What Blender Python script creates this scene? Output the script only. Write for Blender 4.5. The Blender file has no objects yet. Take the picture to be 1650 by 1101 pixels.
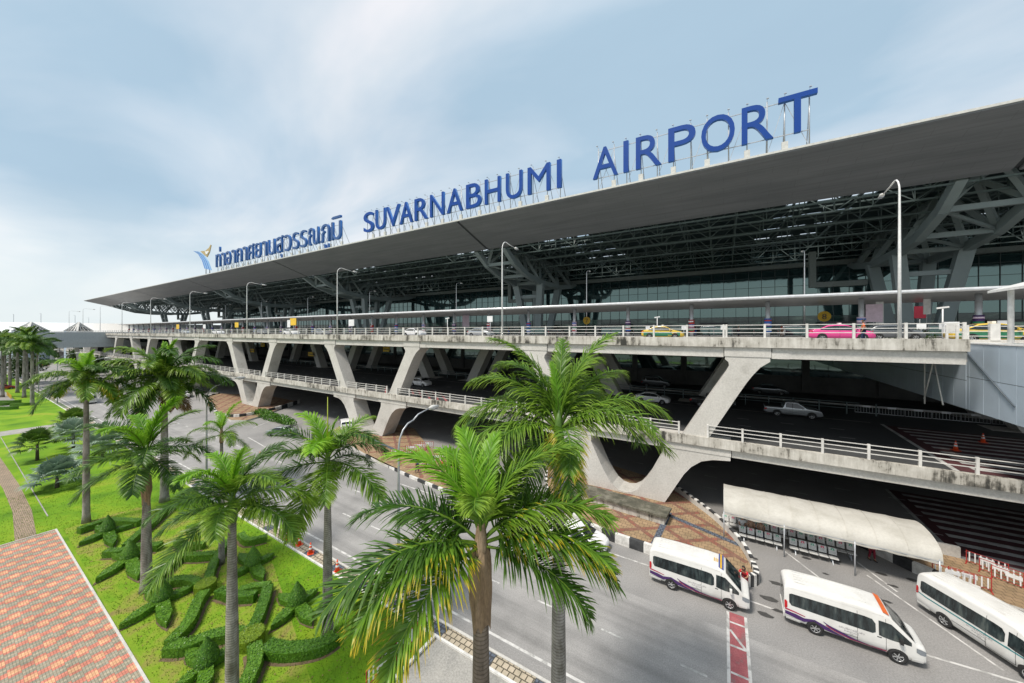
import bpy, bmesh, math, random
from mathutils import Vector, Matrix
random.seed(7)
R = math.radians
H = 16.3; YAW = math.atan(341/561.6); FL = 561.6; HY = 535.0; CX = 825.0
SA, CA = math.sin(YAW), math.cos(YAW)
scene = bpy.context.scene
col = scene.collection

def at(px, py, z=0.0):
    "survey helper: the point of the photograph's view at height z, in metres"
    u = px-CX; dx, dy, dz = -SA*FL+CA*u, CA*FL+SA*u, HY-py
    t = (z-H)/dz
    return Vector((dx*t, dy*t, z))
def atd(px, py, depth):
    "point at a known distance along the view axis"
    X = (px-CX)/FL*depth
    return Vector((-depth*SA+X*CA, depth*CA+X*SA, H+(HY-py)/FL*depth))
def aty(px, y):
    u = px-CX
    return (-SA*FL+CA*u)/(CA*FL+SA*u)*y

# ---------------------------------------------------------------- materials
MATS = {}
def nodes(name):
    m = bpy.data.materials.new(name); m.use_nodes = True
    nt = m.node_tree; b = nt.nodes['Principled BSDF']
    MATS[name] = m
    return m, nt, b
def N(nt, t, **kw):
    n = nt.nodes.new(t)
    for k, v in kw.items():
        if k in n.inputs: n.inputs[k].default_value = v
        else: setattr(n, k, v)
    return n
def coords(nt, scale=(1, 1, 1), kind='Object', rot=(0, 0, 0)):
    tc = nt.nodes.new('ShaderNodeTexCoord'); mp = nt.nodes.new('ShaderNodeMapping')
    if kind == 'World':
        g = nt.nodes.new('ShaderNodeNewGeometry'); nt.links.new(g.outputs['Position'], mp.inputs['Vector'])
    else: nt.links.new(tc.outputs[kind], mp.inputs['Vector'])
    mp.inputs['Scale'].default_value = scale; mp.inputs['Rotation'].default_value = rot
    return mp.outputs['Vector']
def ramp(nt, fac, stops):
    r = nt.nodes.new('ShaderNodeValToRGB'); nt.links.new(fac, r.inputs['Fac'])
    e = r.color_ramp.elements
    while len(e) < len(stops): e.new(0.5)
    for i, (p, c) in enumerate(stops):
        e[i].position = p; e[i].color = (*c, 1) if len(c) == 3 else c
    return r.outputs['Color']
def noise(nt, vec, scale, detail=4, rough=.55, dist=0):
    n = nt.nodes.new('ShaderNodeTexNoise'); nt.links.new(vec, n.inputs['Vector'])
    n.inputs['Scale'].default_value = scale; n.inputs['Detail'].default_value = detail
    n.inputs['Roughness'].default_value = rough; n.inputs['Distortion'].default_value = dist
    return n.outputs['Fac']
def mixc(nt, fac, a, b, mode='MIX'):
    m = nt.nodes.new('ShaderNodeMix'); m.data_type = 'RGBA'; m.blend_type = mode
    for s, v in ((m.inputs[0], fac), (m.inputs[6], a), (m.inputs[7], b)):
        if hasattr(v, 'links'): nt.links.new(v, s)
        elif isinstance(v, (int, float)): s.default_value = v
        else: s.default_value = (*v, 1)
    return m.outputs[2]
def bump(nt, b, h, strength=.3, dist=.02):
    bm = nt.nodes.new('ShaderNodeBump'); nt.links.new(h, bm.inputs['Height'])
    bm.inputs['Strength'].default_value = strength; bm.inputs['Distance'].default_value = dist
    nt.links.new(bm.outputs['Normal'], b.inputs['Normal'])
def plain(name, c, rough=.5, metal=0, var=.12, scale=3, coat=0, spec=.5):
    m, nt, b = nodes(name)
    v = coords(nt, kind='World')
    f = noise(nt, v, scale)
    lo = tuple(x*(1-var) for x in c); hi = tuple(min(1, x*(1+var)) for x in c)
    nt.links.new(ramp(nt, f, [(.3, lo), (.7, hi)]), b.inputs['Base Color'])
    b.inputs['Roughness'].default_value = rough; b.inputs['Metallic'].default_value = metal
    b.inputs['Coat Weight'].default_value = coat; b.inputs['Specular IOR Level'].default_value = spec
    return m
def surf(name, stops, s1=.6, s2=18, rough=.85, bs=.3, bd=.01, fine=.25, scale3=(1, 1, 1)):
    m, nt, b = nodes(name)
    v = coords(nt, scale3, 'World')
    f1 = noise(nt, v, s1, 6, .6, .3); f2 = noise(nt, v, s2, 5, .7)
    c = ramp(nt, f1, stops)
    g = ramp(nt, f2, [(.3, (1-fine,)*3), (.7, (1+fine,)*3)])
    nt.links.new(mixc(nt, 1.0, c, g, 'MULTIPLY'), b.inputs['Base Color'])
    b.inputs['Roughness'].default_value = rough
    bump(nt, b, f2, bs, bd)
    return m

surf('asphalt', [(.3, (.20, .195, .19)), (.5, (.255, .248, .24)), (.72, (.30, .29, .28))], .16, 14, .8, .35, .01, .28)
surf('asphalt_old', [(.3, (.235, .228, .222)), (.5, (.285, .277, .268)), (.72, (.32, .31, .298))], .22, 9, .85, .3, .01, .3)
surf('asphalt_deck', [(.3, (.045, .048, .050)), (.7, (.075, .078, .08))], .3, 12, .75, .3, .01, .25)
m, nt, b = nodes('asphalt_worn')
v = coords(nt, (.035, 1.1, 1), 'World'); f1 = noise(nt, v, 1.0, 5, .6, .15); f2 = noise(nt, coords(nt, kind='World'), 16, 6, .75); f3 = noise(nt, coords(nt, kind='World'), .35, 6, .65)
c = mixc(nt, 1, ramp(nt, f1, [(.3, (.215, .21, .203)), (.5, (.285, .277, .268)), (.7, (.33, .32, .308))]), ramp(nt, f3, [(.35, (.82,)*3), (.6, (1.06,)*3)]), 'MULTIPLY')
vo = nt.nodes.new('ShaderNodeTexVoronoi'); vo.feature = 'DISTANCE_TO_EDGE'; nt.links.new(mixc(nt, .12, coords(nt, kind='World'), (0, 0, 0)), vo.inputs['Vector']); vo.inputs['Scale'].default_value = .16
nt.links.new(mixc(nt, 1, c, ramp(nt, f2, [(.3, (.72,)*3), (.7, (1.28,)*3)]), 'MULTIPLY'), b.inputs['Base Color']); b.inputs['Roughness'].default_value = .8; bump(nt, b, f2, .35, .01)
surf('far_ground', [(.3, (.12, .14, .08)), (.5, (.20, .20, .17)), (.7, (.10, .16, .05))], .02, 1, .9)
surf('slab', [(.3, (.24, .235, .22)), (.5, (.32, .31, .285)), (.7, (.37, .355, .325))], .9, 11, .9, .35, .012, .3)
surf('concrete', [(.25, (.34, .325, .295)), (.42, (.50, .485, .45)), (.75, (.59, .575, .54))], .35, 7, .85, .25, .01, .16)
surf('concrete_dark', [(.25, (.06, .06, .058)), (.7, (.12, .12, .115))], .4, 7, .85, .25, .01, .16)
surf('kerb_white', [(.35, (.52, .51, .48)), (.6, (.74, .73, .70))], 1.6, 14, .7, .2, .005, .15)
surf('kerb_black', [(.35, (.02, .022, .024)), (.65, (.06, .062, .065))], 1.6, 14, .7, .2, .005, .2)
surf('road_paint', [(.40, (.34, .335, .32)), (.5, (.54, .53, .51)), (.7, (.63, .62, .60))], 2.2, 30, .7, .1, .003, .12)
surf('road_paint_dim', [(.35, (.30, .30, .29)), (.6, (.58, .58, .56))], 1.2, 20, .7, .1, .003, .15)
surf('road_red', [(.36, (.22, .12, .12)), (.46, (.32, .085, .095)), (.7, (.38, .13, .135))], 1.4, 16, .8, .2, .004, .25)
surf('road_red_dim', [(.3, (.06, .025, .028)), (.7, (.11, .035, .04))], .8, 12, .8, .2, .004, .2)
surf('soil', [(.3, (.09, .065, .035)), (.7, (.17, .12, .07))], 1.5, 22, .95, .5, .02, .3)
surf('wet_patch', [(.3, (.04, .04, .04)), (.7, (.08, .078, .075))], 2, 15, .5, .1, .003, .2)
surf('mossy_stone', [(.3, (.05, .052, .038)), (.5, (.10, .095, .07)), (.7, (.20, .19, .15))], 1.3, 12, .9, .4, .01, .3)

# stained parapet concrete: black run-off streaks with a shape of their own
m, nt, b = nodes('stained_concrete')
v = coords(nt, (1, 1, .12), 'World'); v0 = coords(nt, (1, 1, 1), 'World')
st = noise(nt, v, 2.6, 7, .72); bl = noise(nt, v0, .55, 6, .65)
sub = nt.nodes.new('ShaderNodeMath'); sub.operation = 'ADD'; nt.links.new(st, sub.inputs[0]); nt.links.new(bl, sub.inputs[1])
mul = nt.nodes.new('ShaderNodeMath'); mul.operation = 'MULTIPLY'; nt.links.new(sub.outputs[0], mul.inputs[0]); mul.inputs[1].default_value = .5
c = ramp(nt, mul.outputs[0], [(.39, (.04, .04, .035)), (.435, (.15, .14, .12)), (.475, (.40, .38, .335)), (.6, (.60, .58, .53))])
nt.links.new(c, b.inputs['Base Color']); b.inputs['Roughness'].default_value = .9
bump(nt, b, noise(nt, v0, 9, 5), .35, .01)

# lawn
m, nt, b = nodes('lawn_grass')
v = coords(nt, kind='World')
f1 = noise(nt, v, .22, 6, .62, .4); f2 = noise(nt, v, 26, 6, .8); f3 = noise(nt, v, 1.7, 6, .7)
c1 = ramp(nt, f1, [(.32, (.075, .19, .008)), (.47, (.135, .285, .010)), (.58, (.19, .33, .014)), (.70, (.27, .32, .035))])
c3 = ramp(nt, f3, [(.40, (1, 1, 1)), (.62, (1.1, .98, 1.0)), (.80, (1.9, 1.1, 2.2))])
c2 = ramp(nt, f2, [(.25, (.55, .6, .5)), (.5, (1, 1, 1)), (.75, (1.4, 1.35, 1.3))])
nt.links.new(mixc(nt, 1, mixc(nt, 1, c1, c3, 'MULTIPLY'), c2, 'MULTIPLY'), b.inputs['Base Color'])
b.inputs['Roughness'].default_value = .8; b.inputs['Specular IOR Level'].default_value = .2
bump(nt, b, f2, .9, .05)
# worn lawn with soil showing between the hedges
m, nt, b = nodes('worn_grass')
v = coords(nt, kind='World')
f1 = noise(nt, v, .55, 7, .68, .6); f2 = noise(nt, v, 24, 6, .8)
c1 = ramp(nt, f1, [(.34, (.14, .29, .012)), (.49, (.22, .33, .025)), (.59, (.27, .27, .06)), (.70, (.23, .17, .08))])
c2 = ramp(nt, f2, [(.25, (.6, .6, .5)), (.5, (1, 1, 1)), (.75, (1.35, 1.3, 1.25))])
nt.links.new(mixc(nt, 1, c1, c2, 'MULTIPLY'), b.inputs['Base Color'])
b.inputs['Roughness'].default_value = .85; b.inputs['Specular IOR Level'].default_value = .2
bump(nt, b, f2, .9, .05)

def paver(name, c1, c2, mortar, sc, rot=0, msize=.02, bw=.5, rh=.25, third=None):
    m, nt, b = nodes(name)
    v = coords(nt, (1, 1, 1), 'World', (0, 0, rot))
    br = nt.nodes.new('ShaderNodeTexBrick'); nt.links.new(v, br.inputs['Vector'])
    br.inputs['Color1'].default_value = (*c1, 1); br.inputs['Color2'].default_value = (*c2, 1)
    br.inputs['Mortar'].default_value = (*mortar, 1); br.inputs['Scale'].default_value = sc
    br.inputs['Mortar Size'].default_value = msize; br.inputs['Brick Width'].default_value = bw; br.inputs['Row Height'].default_value = rh
    br.inputs['Bias'].default_value = 0
    f = noise(nt, v, 1.1, 6, .7); g = ramp(nt, f, [(.3, (.68, .7, .68)), (.6, (1.06, 1.04, 1.02))])
    f2 = noise(nt, v, 25, 4, .7); g2 = ramp(nt, f2, [(.3, (.85,)*3), (.7, (1.15,)*3)])
    nt.links.new(mixc(nt, 1, mixc(nt, 1, br.outputs['Color'], g, 'MULTIPLY'), g2, 'MULTIPLY'), b.inputs['Base Color'])
    b.inputs['Roughness'].default_value = .85
    bump(nt, b, br.outputs['Fac'], -.3, .01)
    return m
paver('island_tiles', (.30, .21, .12), (.36, .25, .15), (.16, .11, .07), 1.0, 0, .02, .4, .4)
paver('island_tiles_red', (.27, .10, .07), (.20, .12, .085), (.15, .09, .065), 1.0, 0, .02, .4, .4)
paver('gutter_pavers', (.42, .36, .27), (.46, .40, .31), (.10, .085, .06), 1.0, 0, .03, .33, .33)
paver('tactile_blue', (.10, .12, .16), (.12, .145, .19), (.05, .055, .07), 1.0, 0, .04, .3, .3)
paver('path_bricks', (.36, .27, .19), (.31, .23, .17), (.2, .16, .11), 1.0, 0, .02, .2, .1)
paver('sidewalk_red', (.36, .14, .09), (.30, .16, .11), (.18, .11, .08), 1.0, 0, .03, .4, .4)

# woven plaza bricks: lozenges of red and orange on grey
m, nt, b = nodes('plaza_bricks')
v = coords(nt, (1, 1, 1), 'World')
sep = nt.nodes.new('ShaderNodeSeparateXYZ'); nt.links.new(v, sep.inputs[0])
def mth(op, a, c=None):
    n = nt.nodes.new('ShaderNodeMath'); n.operation = op
    for i, q in enumerate((a, c)):
        if q is None: continue
        if isinstance(q, (int, float)): n.inputs[i].default_value = q
        else: nt.links.new(q, n.inputs[i])
    return n.outputs[0]
bu = mth('FLOOR', mth('MULTIPLY', sep.outputs[0], 1/.19)); bv = mth('FLOOR', mth('MULTIPLY', sep.outputs[1], 1/.19))
# lozenge cell coordinates built from the brick indices, period 6 x 4
cu = mth('SUBTRACT', mth('MODULO', mth('ADD', bu, 6000.0), 6.0), 2.5)
cv = mth('SUBTRACT', mth('MODULO', mth('ADD', mth('ADD', bv, mth('MULTIPLY', mth('FLOOR', mth('DIVIDE', mth('ADD', bu, 6000.0), 6.0)), 2.0)), 4000.0), 4.0), 1.5)
d = mth('ADD', mth('ABSOLUTE', cu), mth('MULTIPLY', mth('ABSOLUTE', cv), 1.0))
cc = ramp(nt, mth('DIVIDE', d, 5.0), [(0, (.68, .38, .22)), (.29, (.58, .22, .16)), (.49, (.30, .285, .225)), (.75, (.38, .34, .26))])
nt.nodes[-1].color_ramp.interpolation = 'CONSTANT'
br = nt.nodes.new('ShaderNodeTexBrick'); nt.links.new(v, br.inputs['Vector']); br.inputs['Scale'].default_value = 1
br.inputs['Color1'].default_value = (.82, .82, .82, 1); br.inputs['Color2'].default_value = (1.12, 1.1, 1.08, 1)
br.inputs['Mortar'].default_value = (.55, .55, .5, 1); br.inputs['Mortar Size'].default_value = .010
br.inputs['Brick Width'].default_value = .19; br.inputs['Row Height'].default_value = .095; br.offset = 0
f = noise(nt, v, .8, 6, .7); g = ramp(nt, f, [(.3, (.72, .74, .72)), (.6, (1.05, 1.03, 1.02))])
nt.links.new(mixc(nt, 1, mixc(nt, 1, cc, br.outputs['Color'], 'MULTIPLY'), g, 'MULTIPLY'), b.inputs['Base Color'])
b.inputs['Roughness'].default_value = .85

# leaves
def leaf(name, base, tip, dry=None, trans=.3, objvar=.18):
    if 'hedge' in name or 'knot' in name: objvar = .6
    m, nt, b = nodes(name)
    a = nt.nodes.new('ShaderNodeAttribute'); a.attribute_name = 'tip'
    c = mixc(nt, a.outputs['Fac'], base, tip)
    if dry:
        r = ramp(nt, a.outputs['Fac'], [(0, base), (.4, tip), (.66, tip), (1, dry)])
        c = r
    oi = nt.nodes.new('ShaderNodeObjectInfo')
    v = coords(nt, kind='World'); f = noise(nt, v, 16 if 'hedge' in name or 'knot' in name else 3.5, 4, .75)
    g = ramp(nt, f, [(.3, (1-objvar,)*3), (.7, (1+objvar,)*3)])
    g2 = ramp(nt, oi.outputs['Random'], [(0, (.8, .84, .8)), (1, (1.2, 1.12, 1.1))])
    c = mixc(nt, 1, mixc(nt, 1, c, g, 'MULTIPLY'), g2, 'MULTIPLY')
    nt.links.new(c, b.inputs['Base Color']); b.inputs['Roughness'].default_value = .42
    b.inputs['Specular IOR Level'].default_value = .4
    tr = nt.nodes.new('ShaderNodeBsdfTranslucent'); nt.links.new(c, tr.inputs['Color'])
    mx = nt.nodes.new('ShaderNodeMixShader'); mx.inputs[0].default_value = trans
    out = nt.nodes['Material Output']
    nt.links.new(b.outputs[0], mx.inputs[1]); nt.links.new(tr.outputs[0], mx.inputs[2]); nt.links.new(mx.outputs[0], out.inputs['Surface'])
    return m
leaf('palm_leaf', (.06, .165, .012), (.235, .37, .035))
leaf('palm_leaf_dark', (.025, .085, .010), (.095, .20, .022))
leaf('palm_leaf_young', (.15, .38, .018), (.30, .52, .04), trans=.4)
leaf('palm_leaf_yellow', (.05, .15, .015), (.13, .26, .02), (.62, .42, .02))
leaf('palm_leaf_dead', (.20, .12, .05), (.32, .21, .10), trans=.15)
leaf('silver_leaf', (.15, .24, .17), (.27, .36, .28), trans=.2)
leaf('fan_leaf', (.035, .10, .012), (.09, .17, .022), (.13, .16, .03), trans=.2)
leaf('hedge_leaf', (.045, .15, .014), (.17, .35, .03), trans=.3)
leaf('knot_leaf', (.11, .22, .012), (.26, .36, .03), trans=.3)
leaf('tree_leaf', (.022, .06, .010), (.06, .11, .018), trans=.2)

def trunk_mat(name, c1, c2, ring=9):
    m, nt, b = nodes(name)
    v = coords(nt, kind='Object'); w = nt.nodes.new('ShaderNodeTexWave'); w.wave_type = 'BANDS'; w.bands_direction = 'Z'
    nt.links.new(v, w.inputs['Vector']); w.inputs['Scale'].default_value = ring/3; w.inputs['Distortion'].default_value = 1.2; w.inputs['Detail'].default_value = 3
    w.inputs['Detail Scale'].default_value = 1.5
    vs = coords(nt, (1, 1, .25), 'World'); f = noise(nt, vs, 5, 6, .7); f4 = noise(nt, coords(nt, (1, 1, .6), 'World'), 1.6, 6, .65, .5)
    c = mixc(nt, 1, ramp(nt, f, [(.3, c1), (.7, c2)]), ramp(nt, f4, [(.36, (.55, .54, .48)), (.5, (.95,)*3), (.66, (1.22, 1.22, 1.2))]), 'MULTIPLY'); g = ramp(nt, w.outputs['Fac'], [(.0, (.58, .56, .52)), (.25, (1, 1, 1)), (1, (1.06,)*3)])
    nt.links.new(mixc(nt, 1, c, g, 'MULTIPLY'), b.inputs['Base Color']); b.inputs['Roughness'].default_value = .9
    bump(nt, b, w.outputs['Fac'], .4, .02)
trunk_mat('palm_trunk', (.19, .175, .155), (.37, .35, .32))
trunk_mat('palm_trunk_brown', (.13, .10, .075), (.25, .20, .155))
surf('palm_sheath', [(.3, (.13, .085, .045)), (.5, (.27, .185, .11)), (.7, (.36, .27, .18))], 2.5, 30, .9, .6, .02, .3, (1, 1, .2))
surf('crownshaft', [(.3, (.06, .13, .02)), (.7, (.11, .20, .035))], 1.5, 20, .5, .1, .005, .1, (1, 1, .3))
surf('bark', [(.3, (.05, .04, .03)), (.7, (.11, .09, .07))], 3, 20, .9, .5, .02, .3)

# building
m, nt, b = nodes('roof_cladding')
v = coords(nt, (.22, 1.6, .3), 'World'); f1 = noise(nt, v, .35, 5, .6); f2 = noise(nt, coords(nt, (.05, 2.5, .2), 'World'), 1.0, 4, .6)
c = mixc(nt, 1, ramp(nt, f1, [(.3, (.150, .160, .172)), (.7, (.205, .213, .225))]), ramp(nt, f2, [(.3, (.90,)*3), (.7, (1.06,)*3)]), 'MULTIPLY')
br = nt.nodes.new('ShaderNodeTexBrick'); nt.links.new(coords(nt, (1, 1, 1), 'World'), br.inputs['Vector']); br.inputs['Scale'].default_value = 1
br.inputs['Color1'].default_value = (1, 1, 1, 1); br.inputs['Color2'].default_value = (.965, .965, .965, 1); br.inputs['Mortar'].default_value = (.72, .72, .72, 1)
br.inputs['Mortar Size'].default_value = .022; br.inputs['Brick Width'].default_value = 6.0; br.inputs['Row Height'].default_value = 1.25; br.offset = .5
nt.links.new(mixc(nt, 1, c, br.outputs['Color'], 'MULTIPLY'), b.inputs['Base Color']); b.inputs['Roughness'].default_value = .5
plain('roof_flashing', (.55, .55, .52), .5)
plain('roof_sheet', (.03, .055, .06), .6)
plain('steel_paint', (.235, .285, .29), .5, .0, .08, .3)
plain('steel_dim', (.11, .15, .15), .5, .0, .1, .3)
plain('catwalk', (.17, .2, .19), .6)
m, nt, b = nodes('facade_glass')
v = coords(nt, (1, 1, 1), 'World'); f = noise(nt, v, .23, 3, .5)
nt.links.new(ramp(nt, f, [(.3, (.008, .022, .026)), (.7, (.02, .045, .05))]), b.inputs['Base Color'])
b.inputs['Roughness'].default_value = .04; b.inputs['IOR'].default_value = 2.4; b.inputs['Specular Tint'].default_value = (.66, .90, .86, 1)
bump(nt, b, noise(nt, coords(nt, (.35, .35, .35), 'World'), .9, 2), .05, .12)
plain('mullion', (.04, .06, .062), .4)
m, nt, b = nodes('lobby_glass')
v = coords(nt, (.12, 1, .5), 'World'); f = noise(nt, v, 1.1, 4, .6)
nt.links.new(ramp(nt, f, [(.35, (.015, .04, .04)), (.55, (.06, .12, .10)), (.7, (.22, .36, .28))]), b.inputs['Base Color'])  # pale green patches put the glow of the lit interior into the glass colour
b.inputs['Roughness'].default_value = .1; b.inputs['IOR'].default_value = 1.6
plain('canopy_metal', (.26, .27, .28), .35, .3)
plain('canopy_edge', (.74, .75, .76), .25, .2)
plain('rail_paint', (.62, .61, .58), .5, 0, .15, 2)
plain('pole_metal', (.45, .47, .49), .4, .3)
plain('pole_white', (.70, .70, .69), .4)
plain('dark_metal', (.05, .055, .06), .5)
plain('sign_blue', (.001, .048, .27), .4, 0, .05, .3, .1, .3)
plain('sign_side', (.03, .15, .46), .35, 0, .05, .3)
plain('thai_face', (.03, .085, .24), .35, 0, .1, .3)
plain('emblem_gold', (.45, .33, .12), .4, .2)
plain('emblem_blue', (.035, .17, .52), .35)
plain('emblem_pale', (.22, .42, .68), .35)
plain('panel_blue_grey', (.50, .59, .68), .35, .15, .08, .4)
plain('bridge_grey', (.40, .43, .44), .5)
plain('panel_seam', (.07, .09, .11), .5)
plain('white_paint', (.82, .82, .80), .35)
plain('yellow_sign', (.75, .48, .03), .5)
plain('sign_white', (.75, .76, .76), .5)
plain('sign_pink', (.62, .50, .60), .4)
plain('red_paint', (.40, .035, .03), .5)
plain('green_paint', (.02, .20, .09), .4)
plain('cone_orange', (.75, .085, .02), .45)
surf('tent_fabric', [(.3, (.40, .385, .34)), (.6, (.50, .485, .44))], .8, 9, .75, .25, .02, .08)
plain('seat_shell', (.60, .60, .58), .5)
plain('sticker_green', (.08, .36, .22), .5)
plain('sticker_pink', (.62, .06, .13), .5)
plain('spear_green', (.36, .42, .03), .5)
plain('skin', (.38, .20, .12), .5)
plain('hair', (.012, .010, .010), .4)
for n_, c_ in dict(cloth_maroon=(.22, .012, .03), cloth_black=(.02, .02, .022), cloth_red=(.5, .02, .03), cloth_beige=(.42, .28, .20), cloth_orange=(.7, .10, .02), cloth_navy=(.02, .03, .08), cloth_white=(.65, .65, .65), cloth_blue=(.03, .12, .4)).items(): plain(n_, c_, .85, 0, .2, 12)

# vehicles
def car(name, c, metal=0, var=.02):
    m = plain(name, c, .22, metal, var, .7, .6)
surf('van_white', [(.3, (.58, .57, .54)), (.5, (.67, .665, .64)), (.7, (.71, .705, .68))], .9, 5, .28, .0, .001, .03); car('car_silver', (.42, .44, .46), .5); car('car_white', (.78, .78, .78)); car('car_black', (.02, .022, .025))
car('car_pink', (.70, .06, .26)); car('car_yellow', (.66, .45, .05)); car('car_green', (.02, .17, .085)); car('car_red', (.35, .02, .03)); car('car_blue', (.03, .08, .25)); car('car_grey', (.15, .16, .17), .4)
plain('car_glass', (.012, .018, .02), .06, 0, .1, 2, 0, .7)
m, nt, b = nodes('van_glass'); f = noise(nt, coords(nt, (1.5, 1.5, .3), 'World'), 2.2, 3, .6); nt.links.new(ramp(nt, f, [(.42, (.010, .014, .015)), (.56, (.030, .042, .044)), (.64, (.07, .085, .08))]), b.inputs['Base Color']); b.inputs['Roughness'].default_value = .07; b.inputs['IOR'].default_value = 1.6
plain('tyre', (.018, .018, .018), .85)
plain('alloy', (.55, .56, .57), .3, .6)
plain('lamp_red', (.45, .015, .02), .2); plain('lamp_clear', (.30, .33, .36), .12, .4); plain('trim_black', (.02, .02, .02), .5)
plain('stripe_purple', (.055, .02, .11), .35); plain('stripe_pink', (.36, .02, .07), .35); plain('stripe_teal', (.01, .20, .22), .35); plain('letter_grey', (.33, .32, .33), .5)
plain('orange_panel', (.62, .13, .03), .5); plain('gold_mark', (.6, .36, .04), .5); plain('stripe_blue', (.03, .07, .30), .4)

# ---------------------------------------------------------------- mesh builder
class MB:
    def __init__(s): s.v = []; s.f = []; s.m = []; s.mats = []; s.tip = None; s.sm = []
    def mi(s, name):
        if name not in s.mats: s.mats.append(name)
        return s.mats.index(name)
    def add(s, vs, fs, mat, smooth=False):
        o = len(s.v); s.v += [tuple(p) for p in vs]; k = s.mi(mat)
        for f in fs: s.f.append([o+i for i in f]); s.m.append(k); s.sm.append(smooth)
    def box(s, a, b, mat):
        (x0, y0, z0), (x1, y1, z1) = a, b
        vs = [(x0, y0, z0), (x1, y0, z0), (x1, y1, z0), (x0, y1, z0), (x0, y0, z1), (x1, y0, z1), (x1, y1, z1), (x0, y1, z1)]
        s.add(vs, [(0, 3, 2, 1), (4, 5, 6, 7), (0, 1, 5, 4), (1, 2, 6, 5), (2, 3, 7, 6), (3, 0, 4, 7)], mat)
    def bar(s, p, q, w, h, mat, up=(0, 0, 1)):
        p, q = Vector(p), Vector(q); d = (q-p)
        if d.length < 1e-6: return
        d.normalize(); u = Vector(up)
        if abs(d.dot(u)) > .98: u = Vector((1, 0, 0))
        a = d.cross(u).normalized()*w/2; c = a.cross(d).normalized()*h/2
        vs = [p-a-c, p+a-c, p+a+c, p-a+c, q-a-c, q+a-c, q+a+c, q-a+c]
        s.add(vs, [(0, 3, 2, 1), (4, 5, 6, 7), (0, 1, 5, 4), (1, 2, 6, 5), (2, 3, 7, 6), (3, 0, 4, 7)], mat)
    def tube(s, pts, rs, mat, n=8, cap=True, smooth=True):
        pts = [Vector(p) for p in pts]
        if not isinstance(rs, (list, tuple)): rs = [rs]*len(pts)
        vs = []; fs = []
        u = None
        for i, p in enumerate(pts):
            d = (pts[min(i+1, len(pts)-1)]-pts[max(i-1, 0)]).normalized()
            if u is None: u = d.orthogonal().normalized()
            else: u = (u-d*u.dot(d)).normalized()
            w = d.cross(u)
            for k in range(n):
                a = 2*math.pi*k/n; vs.append(p+(u*math.cos(a)+w*math.sin(a))*rs[i])
        for i in range(len(pts)-1):
            for k in range(n):
                fs.append((i*n+k, i*n+(k+1) % n, (i+1)*n+(k+1) % n, (i+1)*n+k))
        s.add(vs, fs, mat, smooth)
        if cap:
            o = len(s.v)-len(vs); k = s.mi(mat)
            s.f.append([o+i for i in range(n)][::-1]); s.m.append(k); s.sm.append(False)
            s.f.append([o+(len(pts)-1)*n+i for i in range(n)]); s.m.append(k); s.sm.append(False)
    def prism(s, poly, z0, z1, mat, side=None):
        n = len(poly)
        vs = [(p[0], p[1], z0) for p in poly]+[(p[0], p[1], z1) for p in poly]
        s.add(vs, [tuple(range(n, 2*n))], mat)
        o = len(s.v)-2*n; k = s.mi(side or mat)
        for i in range(n): s.f.append([o+i, o+(i+1) % n, o+n+(i+1) % n, o+n+i]); s.m.append(k); s.sm.append(False)
        s.f.append([o+i for i in range(n)][::-1]); s.m.append(k); s.sm.append(False)
    def xz(s, poly, y0, y1, mat):
        n = len(poly)
        vs = [(p[0], y0, p[1]) for p in poly]+[(p[0], y1, p[1]) for p in poly]
        fs = [tuple(range(n)), tuple(range(n, 2*n))[::-1]]+[(i, n+i, n+(i+1) % n, (i+1) % n) for i in range(n)]
        s.add(vs, fs, mat)
    def sheet(s, poly, z, mat):
        s.add([(p[0], p[1], z) for p in poly], [tuple(range(len(poly)))], mat)
    def mesh(s, name):
        me = bpy.data.meshes.new(name); me.from_pydata(s.v, [], s.f); 
        for m in s.mats: me.materials.append(MATS[m])
        me.polygons.foreach_set('material_index', s.m); me.polygons.foreach_set('use_smooth', s.sm)
        if s.tip is not None:
            a = me.attributes.new('tip', 'FLOAT', 'POINT'); a.data.foreach_set('value', s.tip)
        me.update(); return me
    def build(s, name, parent=None, loc=(0, 0, 0), fix=True):
        me = s.mesh(name)
        if fix and s.tip is None:
            bm = bmesh.new(); bm.from_mesh(me); bmesh.ops.recalc_face_normals(bm, faces=bm.faces); bm.to_mesh(me); bm.free()
        return link(name, me, parent, loc)
def link(name, data, parent=None, loc=(0, 0, 0), rot=None, scale=None):
    o = bpy.data.objects.new(name, data); col.objects.link(o); o.location = loc
    if parent: o.parent = parent
    if rot is not None: o.rotation_euler = rot
    if scale is not None: o.scale = scale if isinstance(scale, (tuple, list)) else (scale,)*3
    return o
def tag(o, label, cat=None, group=None):
    o['label'] = label
    if cat: o['category'] = cat
    if group: o['group'] = group
    return o
def thing(name, loc, label, cat, rz=0, group=None):
    o = link(name, None, None, loc, (0, 0, rz)); o.empty_display_size = .2
    return tag(o, label, cat, group)
def struct(o): o['kind'] = 'structure'; return o
def copy_tree(src, loc, rz, label, swap=None, scale=None):
    r = src.copy(); col.objects.link(r); r.location = loc; r.rotation_euler = (0, 0, rz); r['label'] = label
    if scale: r.scale = (scale,)*3
    def rec(s, d):
        for ch in [c for c in bpy.data.objects if c.parent == s]:
            c = ch.copy(); col.objects.link(c); c.parent = d
            rec(ch, c)
    rec(src, r); return r
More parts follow.
